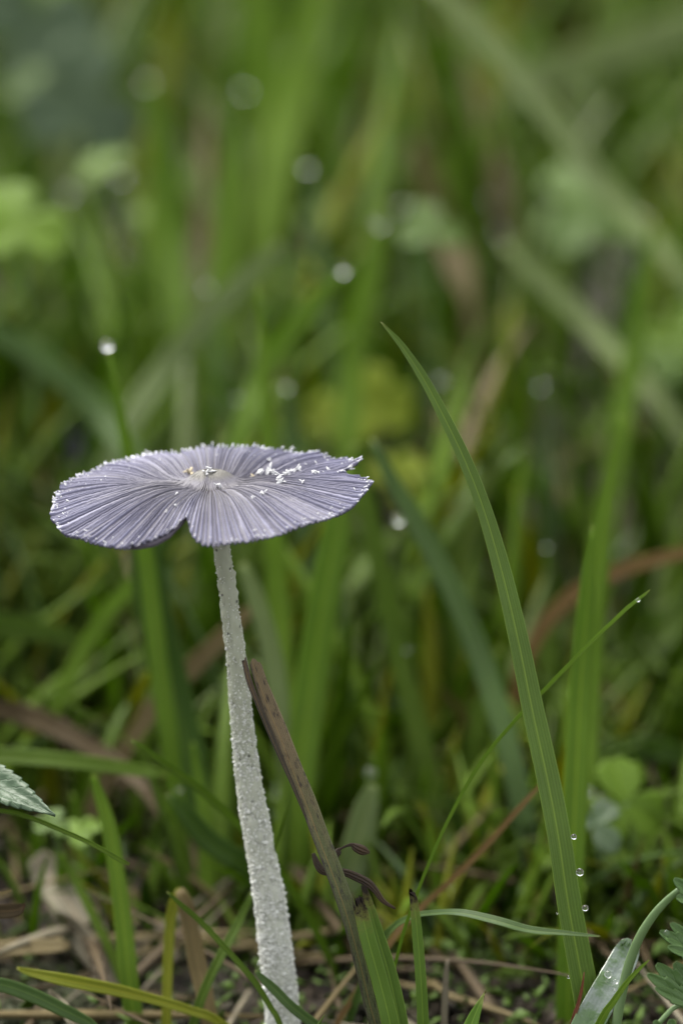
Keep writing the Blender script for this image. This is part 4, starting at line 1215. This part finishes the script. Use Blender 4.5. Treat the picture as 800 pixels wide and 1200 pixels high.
for i in keep:
    mt, _, lab = kind_of(b['m'][i])
    o = make('grass_blade', V[i], f, M[mt], uv, b['r'][i], origin=V[i, 0])
    ins = (qx[i] > 0) & (qx[i] < 800) & (qy[i] > 0) & (qy[i] < 1200)
    lab = '%s %s grass blade, %s, %s' % ('broad' if b['w'][i] > 0.022 else 'narrow', lab, 'drooping' if b['curl'][i] > 0.5 else 'leaning' if b['lean'][i] > 0.3 else 'upright',
                                         where(qx[i][ins].mean(), qy[i][ins].mean(), qd[i].mean()))
    tag(o, lab, 'grass', mt + ' blades of the meadow')
under = empty('undergrowth', (0, 4, 0), 'dense mass of blurred meadow grass filling the distance', 'grass')
tag(under, kind='stuff')
lo = 0
for mt, hi, _ in KINDS:
    i = rest[(b['m'][rest] >= lo) & (b['m'][rest] < hi)]
    lo = hi
    v, ff, uu = join(V[i], f, uv)
    o = make('grass_mass', v, ff, M[mt], uu, np.repeat(b['r'][i], V.shape[1]), parent=under, origin=(0, 4, 0))
    tag(o, kind='stuff')

# short turf in front of the mushroom, below the picture
tb = meadow(500, 1.2, 2.55, 0.08, 0.22, 0.012, 0.03, 12, 0.6)
v, ff, uu = join(*meadow_mesh(tb, 8))
o = make('short_turf', v, ff, M['green'], uu, np.repeat(tb['r'], 32), origin=(0, -1, 0))
tag(o, 'short turf growing in front of the mushroom', 'grass', kind='stuff')

# ------------------------------------------------------------------ litter on the soil and low weeds
r = np.random.default_rng(21)
n = 850
d = 2.6 + 6.0 * r.uniform(size=n) ** 1.6
lx = r.uniform(-1, 1, n) * (0.35 + 0.17 * d)
ly = CAM[1] + d
lb = dict(x=lx, y=ly, h=r.uniform(0.06, 0.42, n), az=r.uniform(0, 2 * math.pi, n), lean=r.uniform(2.5, 9, n), curl=r.uniform(0, 1, n), w=r.uniform(0.004, 0.022, n) * 0.5, r=r.uniform(size=n), m=r.uniform(size=n), tw=r.normal(size=n) * 1.5)
lb['h'] = lb['h'] / lb['lean']
LV, lf, luv = meadow_mesh(lb, 8)
LV[..., 2] += 0.032 + r.uniform(0, 0.02, n)[:, None]
near_left = (lb['x'] < -0.08) & (ly - CAM[1] < 3.8)
lb['m'] = np.where(near_left, lb['m'] * 0.42, lb['m'])
lit = empty('plant_litter', (0, 3, 0), 'brown and tan litter of dead grass strewn over the soil', 'litter')
tag(lit, kind='stuff')
for mt, a0, a1 in (('straw', 0, 0.16), ('greystraw', 0.16, 0.24), ('brown', 0.24, 1.0)):
    i = np.where((lb['m'] >= a0) & (lb['m'] < a1))[0]
    v, ff, uu = join(LV[i], lf, luv)
    o = make('dead_grass', v, ff, M[mt], uu, np.repeat(lb['r'][i], LV.shape[1]), parent=lit, origin=(0, 3, 0))
    tag(o, kind='stuff')

# crumbs of soil and rotted leaf between the strips
n = 7000
d = 2.75 + 3.2 * r.uniform(size=n) ** 1.7
cxy = np.stack([r.uniform(-1, 1, n) * (0.35 + 0.17 * d), CAM[1] + d], -1)
sz = np.clip(r.gamma(2.0, 0.0026, n) + 0.0018, 0, 0.011)
cc = np.stack([cxy[:, 0], cxy[:, 1], ground_z(cxy[:, 0], cxy[:, 1]) + r.uniform(0, 0.018, n)], -1)
Rq = np.linalg.qr(r.normal(size=(n, 3, 3)))[0]
sh_ = ico[None] * r.uniform(0.35, 1.6, (n, 1, 3)) * r.uniform(0.6, 1.3, (n, 12, 1))
cv = (np.einsum('nij,nkj->nki', Rq, sh_) * sz[:, None, None] + cc[:, None, :]).reshape(-1, 3)
o = make('soil_crumbs', cv, (icf[None] + (np.arange(n) * 12)[:, None, None]).reshape(-1, 3), M['soil'], smooth=False, origin=(0, 3, 0))
tag(o, 'dark crumbs of soil and rotted leaf on the ground', 'soil', kind='stuff')

# low broad-leaved weeds scattered in the grass
names = [('leaf', 'small green three-part weed leaf '), ('leafbright', 'small bright green three-part weed leaf '), ('leafblue', 'small blue-green three-part weed leaf ')]
r = np.random.default_rng(31)
for i in range(30):
    d = 4.8 + 5.5 * r.uniform() ** 1.2
    x = r.uniform(0, 800)
    gy = 0.05 + r.uniform(0, 0.5 if d > 4.5 else 0.22)
    # row on the picture for that height above the soil at this depth
    yy = 600 - ((gy - (CAM + FWD * d)[2]) / UP[2]) / (PX * d / D0)
    q = r.choice(3, p=[0.5, 0.45, 0.05])
    clover(names[q][1] + where(x, yy, d), x, yy, d, r.uniform(0.035, 0.07) / (PX * d / D0), names[q][0], 3, 0, (r.normal() * 0.3, -0.45, 0.9), group=names[q][0] + ' weeds of the meadow', spin=r.uniform(0, 2))

# moss-like ground cover: tiny leaves, one mass
n = 16000
d = 2.7 + 4.0 * r.uniform(size=n) ** 1.5
gx = r.uniform(-1, 1, n) * (0.35 + 0.17 * d)
gyv = CAM[1] + d
patch = noise2(gx * 2.2 + 60, gyv * 2.2 + 60, 9) + 0.35 * r.normal(size=n)
sel = patch > -0.15
gx, gyv = gx[sel], gyv[sel]
n = len(gx)
gz = ground_z(gx, gyv) + r.uniform(0.0, 0.06, n)
dirs = unit(np.stack([r.normal(size=n), r.normal(size=n), r.uniform(0.1, 0.9, n)], -1))
nr = unit(np.cross(dirs, r.normal(size=(n, 3))))
sd_ = np.cross(dirs, nr)
L = r.uniform(0.008, 0.024, n)
c = np.stack([gx, gyv, gz - 0.01], -1)
quad = np.stack([c, c + dirs * (L * 0.45)[:, None] + sd_ * (L * 0.28)[:, None], c + dirs * L[:, None] + nr * (L * 0.15)[:, None], c + dirs * (L * 0.45)[:, None] - sd_ * (L * 0.28)[:, None]], 1)
low = quad - np.array([0, 0, 0.0015])
Vq = np.concatenate([quad, low], 1)
fq = np.array([[0, 1, 2, 3], [7, 6, 5, 4], [0, 4, 5, 1], [1, 5, 6, 2], [2, 6, 7, 3], [3, 7, 4, 0]])
uvq = np.array([[.5, 0], [1, .45], [.5, 1], [0, .45]] * 2)
v, ff, uu = join(Vq, fq, uvq)
o = make('ground_cover', v, ff, M['leaf'], uu, np.repeat(r.uniform(size=n), 8), origin=(0, 3, 0))
tag(o, 'low green mossy ground cover between the grass stems', 'ground cover', kind='stuff')
